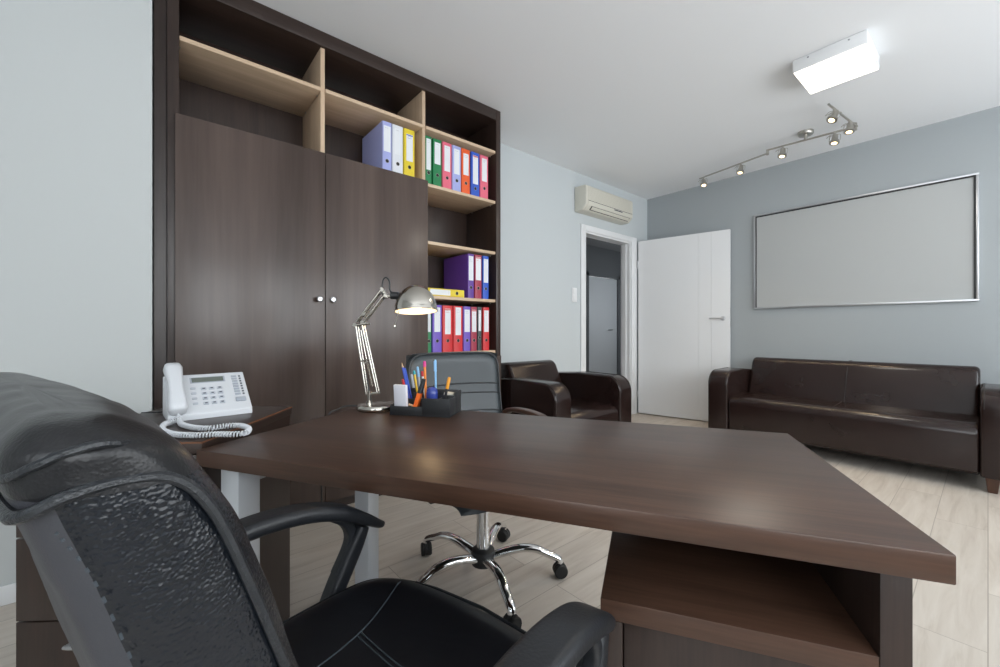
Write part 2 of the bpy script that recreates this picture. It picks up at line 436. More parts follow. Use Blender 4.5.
# ------------------------------------------------------------------ wall cabinet
CF = 2.50   # front plane of the carcass
cb = thing('wall_cabinet', 'tall dark wood office cabinet with two doors and open maple shelves, floor to ceiling', 'cabinet', (0, 0, 0))
def cpart(name, bm, mat, sm=30): return obj(name, bm, mat, cb, sm)
X0, X1 = .006, 2.117
bk = YA-.004
bm = bmesh.new()
box(bm, X0, .052, CF+.03, bk, .001, H-.002)                    # filler strip
cpart('filler_strip', bm, M['woodZ'])
cpart('side_panel', B(.054, .099, CF, bk, .001, H-.002, bev=.002), M['woodZ'])
cpart('side_panel', B(X1-.045, X1, CF, bk, .001, H-.002, bev=.002), M['woodZ'])
cpart('top_rail', B(.1, X1-.046, CF, bk-.02, H-.085, H-.002, bev=.002), M['woodX'])
cpart('plinth', B(.1, X1-.046, CF+.005, bk-.02, .001, .08), M['woodX'])
cpart('back_panel', B(.1, X1-.046, bk-.018, bk, .001, H-.002), M['woodZ'])
D1, D2 = .765, 1.437
zs = [.902, 1.302, 1.68, 2.08, 2.475]
for x in (D1, D2): cpart('divider', B(x-.012, x+.012, CF+.02, bk-.02, .08, H-.086, bev=.001), M['mapleZ'])
bays = [(.1, D1-.0125), (D1+.0125, D2-.0125), (D2+.0125, X1-.046)]
for i, (a, b) in enumerate(bays):
    for z in (zs if i == 2 else ([zs[3], zs[4]] if i == 1 else [zs[4], 1.68])):
        cpart('shelf', B(a+.0005, b-.0005, CF+.008, bk-.02, z-.022, z, bev=.0015), M['maple'])
        for x in (a+.004, b-.004):
            for y in (CF+.07, bk-.1):
                if i < 2 and z < 2: continue
                pin = bmesh.new(); cyl(pin, (x, y, z-.030), (x, y, z-.0225), .004, 8); cpart('shelf_pin', pin, M['nickel'])
cpart('shelf', B(bays[2][0]+.0005, bays[2][1]-.0005, CF+.008, bk-.02, .45, .472, bev=.0015), M['maple'])
for (a, b, kx) in ((.083, .7655, .7655-.035), (.7695, 1.446, .7695+.035)):
    dr = obj('door', B(a, b, CF-.022, CF-.001, .06, 2.085, bev=.0015), M['door_wood'], cb, 30)
    obj('knob', Lt([(.006, 0), (.006, .012), (.015, .016), (.017, .024), (.012, .030), (.001, .031)], 20, mat=align((kx, CF-.022, 1.235), (0, -1, 0))), M['alu'], dr)
obj('lower_door', B(1.450, X1-.012, CF-.022, CF-.001, .06, .86, bev=.0015), M['door_wood'], cb, 30)

# ------------------------------------------------------------------ binders
def binder_proto(width, height, depth, covmat, labmat_strip, lab_h, lab_top, hole_z, strip=None):
    """local: spine at y=0 facing -Y, x centred, base z=0"""
    w = width/2; t = .0028; r = .006
    outer = [(-w, depth, 0), (-w, 0, r), (w, 0, r), (w, depth, 0), (w-t, depth, 0), (w-t, t, r*.6), (-w+t, t, r*.6), (-w+t, depth, 0)]
    poly = rounded_poly(outer, 3)
    cov = prism(poly, 'Z', 0, height)
    return cov
def binder(label, cat_group, x, z, width, col, lean=0, height=.335, depth=.335, y=2.525, lab=(.52, .93), hole=.24, labcol='paper', band=None, flat=False):
    t = thing('binder', label, 'binder', (x, y, z), 0, cat_group)
    if lean: t.rotation_euler = (0, R(lean), 0)
    if flat: t.rotation_euler = (0, R(90), 0)
    mat = paint('binder_'+col, BC[col], .38)
    obj('cover', binder_proto(width, height, depth, mat, None, 0, 0, 0), mat, t, 30)
    w = width/2
    obj('paper_block', B(-w+.0055, w-.0055, .012, depth-.012, .006, height-.016), M['paper'], t, 0)
    lw = min(w-.008, .024)
    lb = obj('spine_label', B(-lw, lw, -.0009, .0006, height*lab[0], height*lab[1]), M['paper'], t, 0)
    lines = bmesh.new(); rnd = random.Random(label)
    zz = height*lab[1]-.012
    for k in range(rnd.randint(1, 3)):
        box(lines, -lw*.65, lw*rnd.uniform(.1, .7), -.0013, -.0008, zz-.003, zz-.0015); zz -= .012
    if band: box(lines, -lw, lw, -.0014, -.0008, height*lab[1]-.010, height*lab[1]-.003); 
    obj('label_print', lines, paint('print_'+(band or 'grey'), {'red': (.55, .05, .05), 'blue': (.05, .1, .45), None: (.35, .37, .42)}[band], .6), lb, 0)
    hz = height*hole
    m4 = align((0, .0005, hz), (0, -1, 0))
    obj('finger_ring', Lt([(.0114, 0), (.0130, 0), (.0130, .0012), (.0122, .0017), (.0114, .0012)], 20, mat=m4, cap=False), M['nickel'], t)
    obj('finger_hole', Lt([(.0115, 0), (.0115, .0011)], 20, mat=m4), M['holeblk'], t)
    return t
BC = dict(lavender=(.36, .40, .72), white=(.70, .72, .76), yellow=(.75, .58, .03), green=(.015, .20, .07), pink=(.72, .13, .20),
          orange=(.78, .11, .02), blue=(.02, .09, .50), purple=(.12, .045, .30), violet=(.16, .09, .48), maroon=(.36, .035, .07), red=(.62, .03, .035), grey=(.05, .065, .065))
ST, G1, G2, G3, G4 = zs[3], 'binders in the middle bay above the doors', 'binders on the top right shelf', 'binders on the middle right shelf', 'binders on the bottom right shelf'
def XU(u, Y=2.525):
    r = (u-500)/412.; c, s = .6451, .7641
    return Y*(c+s*r)/(s-c*r)
def row(items, z, group):
    for (u0, u1, col, label, kw) in items:
        a, b = XU(u0), XU(u1)
        binder(label, group, (a+b)/2, z+.0008, (b-a)-.003, col, **kw)
row([(382.3, 392, 'lavender', 'lavender ring binder with its broad side showing, above the right cabinet door', dict(lab=(.42, .92))),
     (392.3, 403.3, 'white', 'white ring binder between the lavender and the yellow one above the cabinet door', dict(lab=(.42, .94))),
     (404, 415, 'yellow', 'upright yellow ring binder against the maple divider above the cabinet door', dict(lab=(.36, .90), band='blue'))], ST, G1)
row([(425.2, 432, 'green', 'green ring binder leftmost on the top right shelf, against the divider', dict(lab=(.30, .95))),
     (433, 442, 'green', 'green ring binder second on the top right shelf, beside the pink one', dict(lab=(.47, .93))),
     (442.4, 452, 'pink', 'pink ring binder between the green and the lavender one on the top right shelf', dict(lab=(.38, .93))),
     (452.3, 461.3, 'lavender', 'slim lavender ring binder between pink and orange on the top right shelf', dict(lab=(.38, .93))),
     (461.6, 470.3, 'orange', 'bright orange ring binder on the top right shelf', dict(lab=(.42, .9))),
     (471, 479.8, 'blue', 'blue ring binder with a red printed label on the top right shelf', dict(lab=(.28, .93), band='red', hole=.18)),
     (480.2, 488.5, 'pink', 'pink ring binder rightmost on the top right shelf', dict(lab=(.4, .93)))], ST, G2)
row([(467.8, 474.3, 'purple', 'deep purple ring binder with its broad side showing on the middle right shelf', dict(lab=(.4, .95))),
     (474.8, 482, 'maroon', 'maroon ring binder between the purple and blue ones on the middle right shelf', dict(lab=(.42, .95), band='red')),
     (482.8, 489, 'blue', 'blue ring binder rightmost on the middle right shelf', dict(lab=(.38, .93)))], zs[1], G3)
yb = binder('yellow ring binder lying flat on the middle right shelf', G3, D2+.02, zs[1]+.0285, .055, 'yellow', flat=True, height=.325, depth=.285, lab=(.1, .62), hole=.80)
row([(426.3, 431.8, 'green', 'slim green ring binder leftmost on the bottom right shelf, beside the lamp shade', dict(lab=(.43, .9))),
     (432.4, 442.2, 'violet', 'violet ring binder between the green and the first red one on the bottom right shelf', dict(lab=(.43, .95))),
     (442.6, 453, 'red', 'red ring binder third from left on the bottom right shelf, with red printed label', dict(lab=(.38, .93), band='red')),
     (453.5, 463, 'red', 'red ring binder fourth from left on the bottom right shelf, with tall plain label', dict(lab=(.36, .97))),
     (463.5, 470.8, 'violet', 'violet ring binder between red and maroon on the bottom right shelf', dict(lab=(.43, .93))),
     (471, 477.2, 'maroon', 'maroon ring binder beside the dark grey one on the bottom right shelf', dict(lab=(.43, .93), band='red')),
     (477.6, 482, 'grey', 'slim dark grey ring binder on the bottom right shelf', dict(lab=(.45, .93), hole=.30)),
     (483.2, 489.5, 'red', 'slim red ring binder rightmost on the bottom right shelf', dict(lab=(.43, .93)))], zs[0], G4)

# ------------------------------------------------------------------ air conditioner
ac = thing('air_conditioner', 'cream wall mounted air conditioner above the doorway', 'air conditioner', (3.975, YA, 2.36))
hw = .445
prof = rounded_poly([(-.001, .0, .0), (-.11, .0, .015), (-.165, .055, .03), (-.165, .262, .03), (-.001, .268, 0)], 5)
obj('housing', prism(prof, 'X', -hw, hw, bev=.012, seg=3), M['ac'], ac)
obj('end_cap', prism([(a*1.015, b) for a, b in prof], 'X', -hw+.028, -hw+.0305), M['ac2'], ac)
bm = bmesh.new()
for k in range(11): box(bm, -hw+.05, hw-.05, -.1662, -.1635, .11+k*.0125, .1135+k*.0125)
obj('intake_grille', bm, M['ac2'], ac, 0)
obj('panel_seam', B(-hw+.03, hw-.02, -.1675, -.160, .093, .097), M['slot'], ac, 0)
sl = Matrix.Translation((0, -.14, .030)) @ Matrix.Rotation(R(45), 4, 'X')
obj('air_outlet', B(-hw+.10, hw-.06, -.006, .003, -.024, .022, mat=sl), M['slot'], ac, 0)
obj('louver', B(-hw+.11, hw-.07, -.012, -.004, -.016, .020, mat=sl, bev=.002), M['ac'], ac)
obj('display_mark', B(.06, .22, -.1685, -.1665, .075, .086), M['keydark'], ac, 0)

# ------------------------------------------------------------------ ceiling lamps
cl = thing('ceiling_light', 'square white ceiling lamp with a glowing opal face', 'light', (3.345, .629, H))
bm = bmesh.new(); q = .187; z0 = -.086
box(bm, -q, q, -q+.004, q-.004, z0+.004, -.001, bev=.006)
obj('housing', bm, M['white'], cl)
obj('diffuser', B(-q+.006, q-.006, -q+.010, q-.010, z0-.001, z0+.006, bev=.002), M['opal'], cl)
cl.rotation_euler = (0, 0, R(-1))
for x in (-.10, .10):
    obj('screw', Lt([(.004, 0), (.004, .0015)], 8, mat=align((-q, x, -.02), (-1, 0, 0))), M['keydark'], cl, 0)

tr = thing('track_light', 'brushed nickel ceiling track with six lit spotlights', 'light', (4.42, 1.05, H))
tr_o = Vector((4.42, 1.05, H))
def tl(p): return Vector(p)-tr_o
bz = 2.72
a0, a1, b0, b1, c0, c1 = (4.57, 2.035), (4.41, 1.335), (4.35, 1.315), (4.405, .685), (3.845, .765), (4.425, .70)
bm = bmesh.new()
def bar(bm, p, q, z, t=.008):
    p, q = Vector((*p, z)), Vector((*q, z)); cyl(bm, tl(p), tl(q), t, 10)
bar(bm, a0, a1, bz)
obj('track_bar', bm, M['nickel'], tr)
bm = bmesh.new(); bar(bm, b0, b1, bz+.008); obj('track_bar', bm, M['nickel'], tr)
bm = bmesh.new(); bar(bm, c0, c1, bz+.02); obj('track_bar', bm, M['nickel'], tr)
bm = bmesh.new(); bar(bm, a1, b0, bz-.004, .010); cyl(bm, tl((4.38, 1.325, bz-.025)), tl((4.38, 1.325, bz+.022)), .012)
obj('joint', bm, M['nickel'], tr)
bm = bmesh.new(); cyl(bm, tl((4.41, .70, bz-.02)), tl((4.41, .70, bz+.04)), .010); obj('joint', bm, M['nickel'], tr)
bm = bmesh.new(); lathe(bm, [(.058, -.001), (.058, -.022), (.052, -.030), (.015, -.032), (.012, -.076)], 28, c=tl((4.375, 1.03, H)))
obj('canopy', bm, M['nickel'], tr)
heads = [((4.56, 1.985), bz, (-.35, -.2, -1)), ((4.468, 1.585), bz, (-.25, .05, -1)), ((4.363, 1.20), bz+.008, (-.25, .05, -1)),
         ((4.392, .832), bz+.008, (-.25, .05, -1)), ((4.27, .715), bz+.02, (-.25, .05, -1)), ((3.95, .752), bz+.02, (-.5, .35, -1))]
for i, (p, z, d) in enumerate(heads):
    p = tl((*p, z)); d = Vector(d).normalized()
    bm = bmesh.new(); cyl(bm, p, p-Vector((0, 0, .028)), .009)
    lathe(bm, [(.001, -.036), (.018, -.034), (.022, -.014), (.023, .012), (.033, .022), (.036, .040), (.028, .042)], 20, mat=align(p-Vector((0, 0, .055)), d))
    c = p-Vector((0, 0, .055)); s = d.cross(Vector((1, 0, 0))).normalized()
    # yoke
    tube(bm, smooth_path([c+s*.036+d*.02, c+s*.037-d*.012, c+s*.028-d*.033, c-s*.028-d*.033, c-s*.037-d*.012, c-s*.036+d*.02], 4), .0022, 6)
    tube(bm, smooth_path([c-d*.03, c-d*.03+Vector((0, .045, .005)), c+Vector((0, .055, .02)), c+Vector((0, .03, .04)), p-Vector((0, 0, .02))], 5), .002, 6)
    hd = obj('spotlight', bm, M['nickel'], tr)
    obj('bulb', Lt([(.001, .0335), (.020, .0335), (.020, .0425), (.001, .0435)], 20, mat=align(c, d)), M['bulb'], hd)
    ld = bpy.data.lights.new('spot_beam', 'SPOT'); ld.energy = 16; ld.color = (1, .74, .46); ld.spot_size = R(95); ld.spot_blend = .8; ld.shadow_soft_size = .025
    lo = bpy.data.objects.new('spot_beam', ld); C.objects.link(lo); lo.parent = hd
    lo.matrix_local = align(c+d*.045, -d)

# ------------------------------------------------------------------ whiteboard
wb = thing('whiteboard', 'wide wall mounted board with a silver frame above the sofa', 'whiteboard', (XF, .845, 1.802))
hy_, hz_ = .800, .510; t = .017; dp = .030
bm = bmesh.new()
box(bm, -dp, -.001, -hy_, hy_, -hz_, -hz_+t, bev=.003); box(bm, -dp, -.001, -hy_, hy_, hz_-t, hz_, bev=.003)
box(bm, -dp, -.001, -hy_, -hy_+t, -hz_+t, hz_-t, bev=.003); box(bm, -dp, -.001, hy_-t, hy_, -hz_+t, hz_-t, bev=.003)
obj('frame', bm, M['alu'], wb)
bm = bmesh.new(); u_ = .012
for (y0, y1, z0, z1) in ((-hy_+t, hy_-t, hz_-t-u_, hz_-t), (-hy_+t, -hy_+t+u_, -hz_+t, hz_-t-u_), (hy_-t-u_*.8, hy_-t, -hz_+t, hz_-t-u_)):
    box(bm, -.020, -.004, y0, y1, z0, z1)
obj('inner_lip', bm, M['boardlip'], wb, 0)
obj('board_panel', B(-.014, -.004, -hy_+t+u_, hy_-t-u_*.8, -hz_+t, hz_-t-u_), M['board'], wb, 0)

# ------------------------------------------------------------------ sofas (local: faces -X, width along Y)
def puff(x0, x1, y0, y1, z0, z1, bev, seg=5): return B(x0, x1, y0, y1, z0, z1, bev=bev, seg=seg)
def settee(name, label, cat, loc, rz, W, D, armw, seats, ah=.675, bh=.79, sh=.44, backx=.62, recline=.10):
    """front at x=0 (faces -x), back at x=D, centred in y; W full width"""
    t = thing(name, label, cat, loc, rz)
    hw = W/2; inn = hw-armw
    # arms: side profile with big rounded front top
    poly = rounded_poly([(0, .10, .01), (0, ah-.002, .13), (D*.5, ah+.004, .3), (D-.04, ah-.03, .06), (D-.02, .10, .01)], 8)
    for s in (-1, 1):
        a, b = (s*inn, s*hw) if s > 0 else (-hw, -inn)
        arm = obj('arm', prism([(p[0], p[1]) for p in poly], 'Y', a, b, bev=.015, seg=4), M['brown'], t, 60)
        yy = [a+.017, b-.017]
        path = [p for p in poly if p[1] > .11 and p[0] < D*.8]
        for y in yy:
            pts = [(p[0]+.0035 if p[0] < .01 else p[0], y, p[1]-.0015) for p in path]
            obj('seam', Tb([(p[0]-.003, p[1], p[2]+.001) for p in pts], .0028, 6), M['bthread'], arm)
    # base and seat
    obj('base', B(.05, D-.04, -inn+.001, inn-.001, .10, .24, bev=.012), M['brown'], t, 60)
    n = seats; w = 2*inn/n
    # seat: one long cushion with rounded, slightly sagging front
    sp = rounded_poly([(.012, .115, .02), (.005, sh, .075), (D*.42, sh+.012, .02), (backx+.05, sh-.02, .03), (backx+.05, .2, .02), (.2, .115, .02)], 6)
    seat = obj('seat', prism(sp, 'Y', -inn+.003, inn-.003, bev=.018, seg=4), M['brown'], t, 60)
    bp = rounded_poly([(backx-.03, sh-.03, .02), (backx+recline, bh, .085), (D-.005, bh-.02, .06), (D-.03, .12, .02), (backx+.1, .12, .02)], 7)
    back = obj('backrest', prism(bp, 'Y', -inn+.004, inn-.004, bev=.030, seg=5), M['brown'], t, 60)
    for k in range(1, n):
        y = -inn+k*w
        pth = [(backx-.032, y, sh-.02), (backx+.03, y, sh+.15), (backx+recline-.018, y, bh-.055), (backx+recline+.015, y, bh-.026), (backx+recline+.045, y, bh-.006), (D-.08, y, bh-.008)]
        obj('seam', Tb(smooth_path(pth, 5), .004, 6), M['bthread'], back)
        obj('seam', Tb([(.02, y, sh-.03), (.055, y, sh+.0005), (D*.42, y, sh+.0115)], .003, 6), M['bthread'], seat)
    for fx in (.045, D-.10):
        for s in (-1, 1):
            bm = bmesh.new(); m4 = Matrix.Translation((fx+.02, s*(hw-.125), 0))
            rings = [[m4 @ Vector((a, b, z)) for a, b in rrect(0, 0, q, q, .006, 2)] for q, z in ((.022, .0), (.032, .099))]
            ring_loft(bm, rings); obj('foot', bm, M['bleg'], t, 40)
    return t
settee('sofa', 'dark brown leather two seat sofa under the whiteboard', 'sofa', (4.12, .805, 0), 0, 1.90, .87, .178, 2, backx=.50, recline=.12)
settee('armchair', 'dark brown leather armchair against the wall beside the tall cabinet', 'armchair', (2.635, 1.95, 0), R(90), .96, .92, .175, 1, backx=.56, recline=.15, bh=.785)

# ------------------------------------------------------------------ desk
dk = thing('desk', 'large dark wood desk with silver legs and an open shelf pedestal', 'desk', (.7365, .8145, 0), R(30.2))
obj('desktop', B(-.345, .335, -.712, .708, .72, .76, bev=.0025, seg=2), M['woodY'], dk, 40)
# legs
for (lx) in (-.27, .238):
    bm = B(lx-.031, lx+.031, .71-.088, .71-.026, .002, .7195, bev=.003)
    obj('leg', bm, M['alu_paint'], dk, 40)
obj('leg_rail', B(-.2385, .2065, .71-.083, .71-.04, .66, .7195, bev=.002), M['alu_paint'], dk, 40)
y0, y1 = -.684, -.257
obj('pedestal_panel', B(-.31, .25, y0, y0+.037, .003, .7195, bev=.0015), M['woodZ'], dk, 30)
obj('pedestal_panel', B(-.31, .25, y1-.037, y1, .003, .5495, bev=.0015), M['woodZ'], dk, 30)
obj('pedestal_shelf', B(-.31, .25, y0+.0375, y1, .55, .585, bev=.0015), M['woodY'], dk, 30)
obj('pedestal_back', B(.25, .268, y0, y1, .003, .7195), M['woodZ'], dk, 30)
pd = obj('pedestal_door', B(-.300, -.282, y0+.039, y1-.039, .04, .547, bev=.001), M['woodZ'], dk, 30)
obj('pedestal_floor', B(-.28, .25, y0+.0375, y1-.0375, .03, .05), M['woodY'], dk, 30)

# ------------------------------------------------------------------ side cabinet with drawers
sc = thing('drawer_cabinet', 'dark wood drawer cabinet holding the white telephone', 'cabinet', (.0655, 1.597, 0), R(52.4))
obj('cabinet_top', B(-.245, .245, -.225, .225, .745, .775, bev=.0015), M['woodX'], sc, 30)
obj('top_edging', B(-.2462, -.2452, -.2262, .2262, .7705, .7745), paint('orange_brown_edge', (.16, .06, .025), .5), sc, 0)
obj('top_edging', B(-.2462, .245, -.2266, -.2254, .7705, .7745), paint('orange_brown_edge', (.16, .06, .025), .5), sc, 0)
bm = bmesh.new(); box(bm, -.225, .24, -.22, -.20, .003, .7445); box(bm, -.225, .24, .20, .22, .003, .7445); box(bm, .22, .24, -.20, .20, .003, .7445)
box(bm, -.225, .22, -.20, .20, .003, .05); obj('carcass', bm, M['woodZ'], sc, 0)
for (z0, z1) in ((.055, .335), (.339, .54), (.544, .741)):
    dr = obj('drawer', B(-.243, -.227, -.218, .218, z0, z1, bev=.001), M['woodZ'], sc, 30)
    bm = bmesh.new(); zz = z1-.045
    tube(bm, smooth_path([(-.243, -.075, zz), (-.262, -.075, zz), (-.270, -.068, zz), (-.270, .068, zz), (-.262, .075, zz), (-.243, .075, zz)], 3), .005, 8)
    obj('handle', bm, M['alu'], dr)

# ------------------------------------------------------------------ telephone
pa = R(3.5)
ph = thing('telephone', 'white corded desk telephone with keypad on the drawer cabinet', 'telephone', (.147, 1.594, .776), pa)
# local: x right, y back; front edge at y=0
tilt = R(34)
side = rounded_poly([(0, .0, 0), (0, .018, .006), (.145, .134, .006), (.152, .0, 0)], 4)
obj('phone_base', prism(side, 'X', -.112, .112, bev=.003, seg=3), M['plasticw'], ph, 50)
pl = Matrix.Translation((0, 0, .018)) @ Matrix.Rotation(math.atan2(.116, .145), 4, 'X') @ Matrix.Scale(.92, 4, (0, 1, 0))   # face frame: x right, y up the slope
def face(bm_fn, name, mat, parent, sm=40): return obj(name, bm_fn, mat, parent, sm)
Lf = .207
scr = face(B(-.040, .048, .150, .172, -.0005, .002, mat=pl), 'display', M['lcd'], ph, 0)
face(B(-.045, .053, .146, .176, -.001, .0008, mat=pl), 'display_bezel', M['keys'], ph, 0)
bm = bmesh.new(); mk = bmesh.new()
for r_ in range(4):
    for c_ in range(3):
        x = -.012+c_*.022; y = .042+r_*.024
        box(bm, x-.0075, x+.0075, y-.006, y+.006, -.001, .0035, bev=.0015, mat=pl)
        box(mk, x-.0035, x+.0035, y-.0025, y+.0025, .0034, .0039, mat=pl)
for r_ in range(4):
    x = -.040; y = .045+r_*.025
    box(bm, x-.007, x+.007, y-.0045, y+.0045, -.001, .003, bev=.0015, mat=pl)
face(bm, 'keypad', paint('phone_key_pale', (.45, .48, .53)), ph); face(mk, 'key_marks', M['keydark'], ph, 0)
bm = bmesh.new(); mk = bmesh.new()
for r_ in range(8):
    y = .075+r_*.0135
    box(bm, .072, .088, y-.004, y+.004, -.001, .0025, mat=pl); box(mk, .094, .100, y-.0035, y+.0035, -.0005, .001, mat=pl)
face(bm, 'memory_keys', M['keys'], ph); face(mk, 'memory_labels', M['keydark'], ph, 0)
face(B(.070, .100, .036, .058, -.001, .005, bev=.004, mat=pl), 'speaker_key', M['keys'], ph)
# handset
hp = Matrix.Translation((-.088, 0, .018)) @ Matrix.Rotation(math.atan2(.116, .145), 4, 'X') @ Matrix.Scale(.92, 4, (0, 1, 0))
rings = []
for (y, w, z, th) in ((-.004, .010, .018, .010), (.000, .021, .018, .017), (.015, .025, .020, .019), (.040, .023, .026, .015), (.07, .0195, .032, .012), (.12, .0195, .035, .012), (.165, .023, .031, .015), (.195, .025, .026, .019), (.214, .021, .024, .016), (.219, .010, .023, .009)):
    rings.append([hp @ Vector((a, y, z+b)) for a, b in rrect(0, 0, w, th, min(w, th)*.75, 4)])
bm = bmesh.new(); ring_loft(bm, rings)
hs = obj('handset', bm, M['plasticw'], ph, 60)
# coiled cord
path = smooth_path([(-.088, -.006, .028), (-.092, -.03, .012), (-0.124, -0.067, 0.0088), (-0.134, -0.157, 0.0088), (-0.116, -0.234, 0.0088), (-0.083, -0.279, 0.0088), (-0.045, -0.303, 0.0088), (-0.007, -0.338, 0.0088), (0.019, -0.342, 0.0088), (0.036, -0.296, 0.0088), (0.03, -0.241, 0.0088), (0.002, -0.214, 0.0088), (-0.04, -0.215, 0.0088), (-0.071, -0.17, 0.0088), (-0.089, -0.093, 0.0088), (-.085, -.012, .012), (-.100, .004, .014)], 40)
pts = []; ph_ = 0; prev = path[0]
for i, p in enumerate(path):
    d = (path[min(i+1, len(path)-1)]-path[max(i-1, 0)]).normalized()
    s = d.cross(Vector((0, 0, 1))).normalized(); u2 = s.cross(d)
    seglen = (p-prev).length; prev = p
    ph_ += seglen/.0042*2*PI
    r_ = .0055 if 25 < i < len(path)-20 else .001
    pts.append(p+s*r_*math.cos(ph_)+u2*r_*math.sin(ph_))
fine = []
# resample the helix finely
L_ = 0; cum = [0]
for a, b in zip(path, path[1:]): cum.append(cum[-1]+(b-a).length)
tot = cum[-1]; turns = tot/.0075; NS = int(turns*8); j = 0
for k in range(NS+1):
    s0 = tot*k/NS
    while j < len(cum)-2 and cum[j+1] < s0: j += 1
    f = (s0-cum[j])/max(cum[j+1]-cum[j], 1e-9); p = path[j].lerp(path[j+1], f)
    d = (path[min(j+2, len(path)-1)]-path[max(j-1, 0)]).normalized()
    s = d.cross(Vector((0, 0, 1))).normalized(); u2 = s.cross(d); a = 2*PI*k/8
    rr = .0062*min(1, s0/.02, (tot-s0)/.02)
    fine.append(p+s*rr*math.cos(a)+u2*rr*math.sin(a))
obj('coiled_cord', Tb(fine, .0020, 5), M['plasticw'], ph, 180)
obj('line_cable', Tb(smooth_path([(-.02, .165, .02), (-.05, .19, .006), (-.10, .20, .004), (-.125, .205, .004), (-.16, .235, .0035)], 6), .002, 6), M['black'], ph)

# ------------------------------------------------------------------ desk lamp
RV = Vector((.764, -.645, 0)); K = .003726
LB = Vector((.640, 1.469, .7602))
lp = thing('desk_lamp', 'lit chrome swing arm desk lamp on the far end of the desk', 'lamp', LB)
UB = 377.0
def LP(u, v, off=0):   # metres in the lamp's own plane
    return RV*((u-UB)*K)+Vector((0, 0, (331.5-v)*K+1.05-LB.z))+Vector((.645, .764, 0))*off
obj('base', Lt([(.070, 0), (.073, .004), (.073, .014), (.068, .020), (.055, .022), (.001, .023)], 48), M['lampnickel'], lp)
bm = bmesh.new(); p0 = LP(369.5, 405); p0.z = .020
cyl(bm, p0, LP(369.5, 391), .0075); cyl(bm, p0, p0+Vector((0, 0, .012)), .012); cyl(bm, LP(366, 394), LP(380, 392.5), .0055)
obj('post', bm, M['lampnickel'], lp)
for off in (-.012, .012):
    bm = bmesh.new(); cyl(bm, LP(367, 393, off), LP(357, 326, off), .0034, 10); obj('lower_arm', bm, M['lampnickel'], lp)
    bm = bmesh.new(); cyl(bm, LP(378, 392, off), LP(363, 324, off), .0034, 10); obj('lower_arm', bm, M['lampnickel'], lp)
def coil(a, b, r, wire, n):
    d = b-a; t = d.normalized(); s = t.cross(Vector((.645, .764, 0))).normalized(); w = t.cross(s)
    return Tb([a+d*(k/(n*8))+s*r*math.cos(k*PI/4)+w*r*math.sin(k*PI/4) for k in range(n*8+1)], wire, 5)
obj('spring', coil(LP(372.5, 386, 0), LP(367, 362, 0), .0045, .0011, 22), M['lampnickel'], lp, 180)
bm = bmesh.new(); cyl(bm, LP(362, 361, -.014), LP(371, 359, -.014), .003, 8); cyl(bm, LP(367, 362, -.014), LP(367, 362, .014), .003, 8); cyl(bm, LP(367, 362), LP(361, 330), .0022, 8)
obj('crossbar', bm, M['lampnickel'], lp)
bm = bmesh.new()
for (u, v) in ((356.5, 325), (363.5, 322.5), (365, 314)): cyl(bm, LP(u, v, -.018), LP(u, v, .018), .007, 14)
m_ = [LP(354, 326, -.014), LP(369, 323.5, -.014)]; cyl(bm, m_[0], m_[1], .004); cyl(bm, LP(354, 326, .014), LP(369, 323.5, .014), .004); 
obj('elbow_joint', bm, M['lampnickel'], lp)
for off in (-.010, .010):
    bm = bmesh.new(); cyl(bm, LP(357.5, 322, off), LP(382, 290, off), .0038, 10); obj('upper_arm', bm, M['lampnickel'], lp)
    bm = bmesh.new(); cyl(bm, LP(363.5, 323.5, off), LP(386, 294, off), .0038, 10); obj('upper_arm', bm, M['lampnickel'], lp)
obj('spring', coil(LP(364, 318, 0), LP(374, 305, 0), .0042, .0011, 14), M['lampnickel'], lp, 180)
bm = bmesh.new()
cyl(bm, LP(383, 290, -.015), LP(383, 290, .015), .007); cyl(bm, LP(386.5, 296, -.015), LP(386.5, 296, .015), .006)
cyl(bm, LP(381, 288), LP(388, 298), .007); cyl(bm, LP(387, 296), LP(393, 297), .006)
obj('head_joint', bm, M['lampnickel'], lp)
bm = bmesh.new(); cyl(bm, LP(391, 295.5), LP(399, 295.5), .014); obj('lamp_socket', bm, M['black'], lp)
sc_ = LP(416.2, 311); rs = .0785
prof = [(rs+.001, -.002)]+[(rs*math.cos(R(a)), rs*1.24*math.sin(R(a))) for a in range(0, 90, 6)]+[(.001, rs*1.24)]
prof_in = [((rs-.0025)*math.cos(R(a)), (rs-.0025)*1.22*math.sin(R(a))) for a in range(84, -1, -6)]
bm = bmesh.new(); tm = Matrix.Translation(sc_) @ Matrix.Rotation(R(-3), 4, Vector((.645, .764, 0))) @ Matrix.Rotation(R(-6), 4, RV)
lathe(bm, prof, 48, mat=tm, cap=False)
shd = obj('lamp_shade', bm, M['lampnickel'], lp, 60)
bm = bmesh.new(); lathe(bm, [(rs-.002, -.0015)]+prof_in[::-1]+[(.001, (rs-.0025)*1.22)], 48, mat=tm, cap=False)
obj('shade_lining', bm, M['shadein'], shd, 60)
obj('bulb', Lt([(.001, .0), (.016, .004), (.026, .018), (.028, .032), (.020, .052), (.013, .065), (.001, .07)], 24, mat=tm), M['deskbulb'], lp, 60)
bm = bmesh.new(); cyl(bm, LP(399, 311), LP(394.8, 325), .0016, 8); lathe(bm, [(.001, -.006), (.005, -.003), (.005, .003), (.001, .006)], 12, c=LP(394.6, 326)); obj('pull_rod', bm, M['lampnickel'], lp)
obj('lamp_cord', Tb(smooth_path([LP(384, 300, -.004), LP(382.5, 290), LP(383, 281), LP(386, 277.5), LP(389.5, 281), LP(390, 290), LP(394, 294)], 6), .003, 8), M['black'], lp)
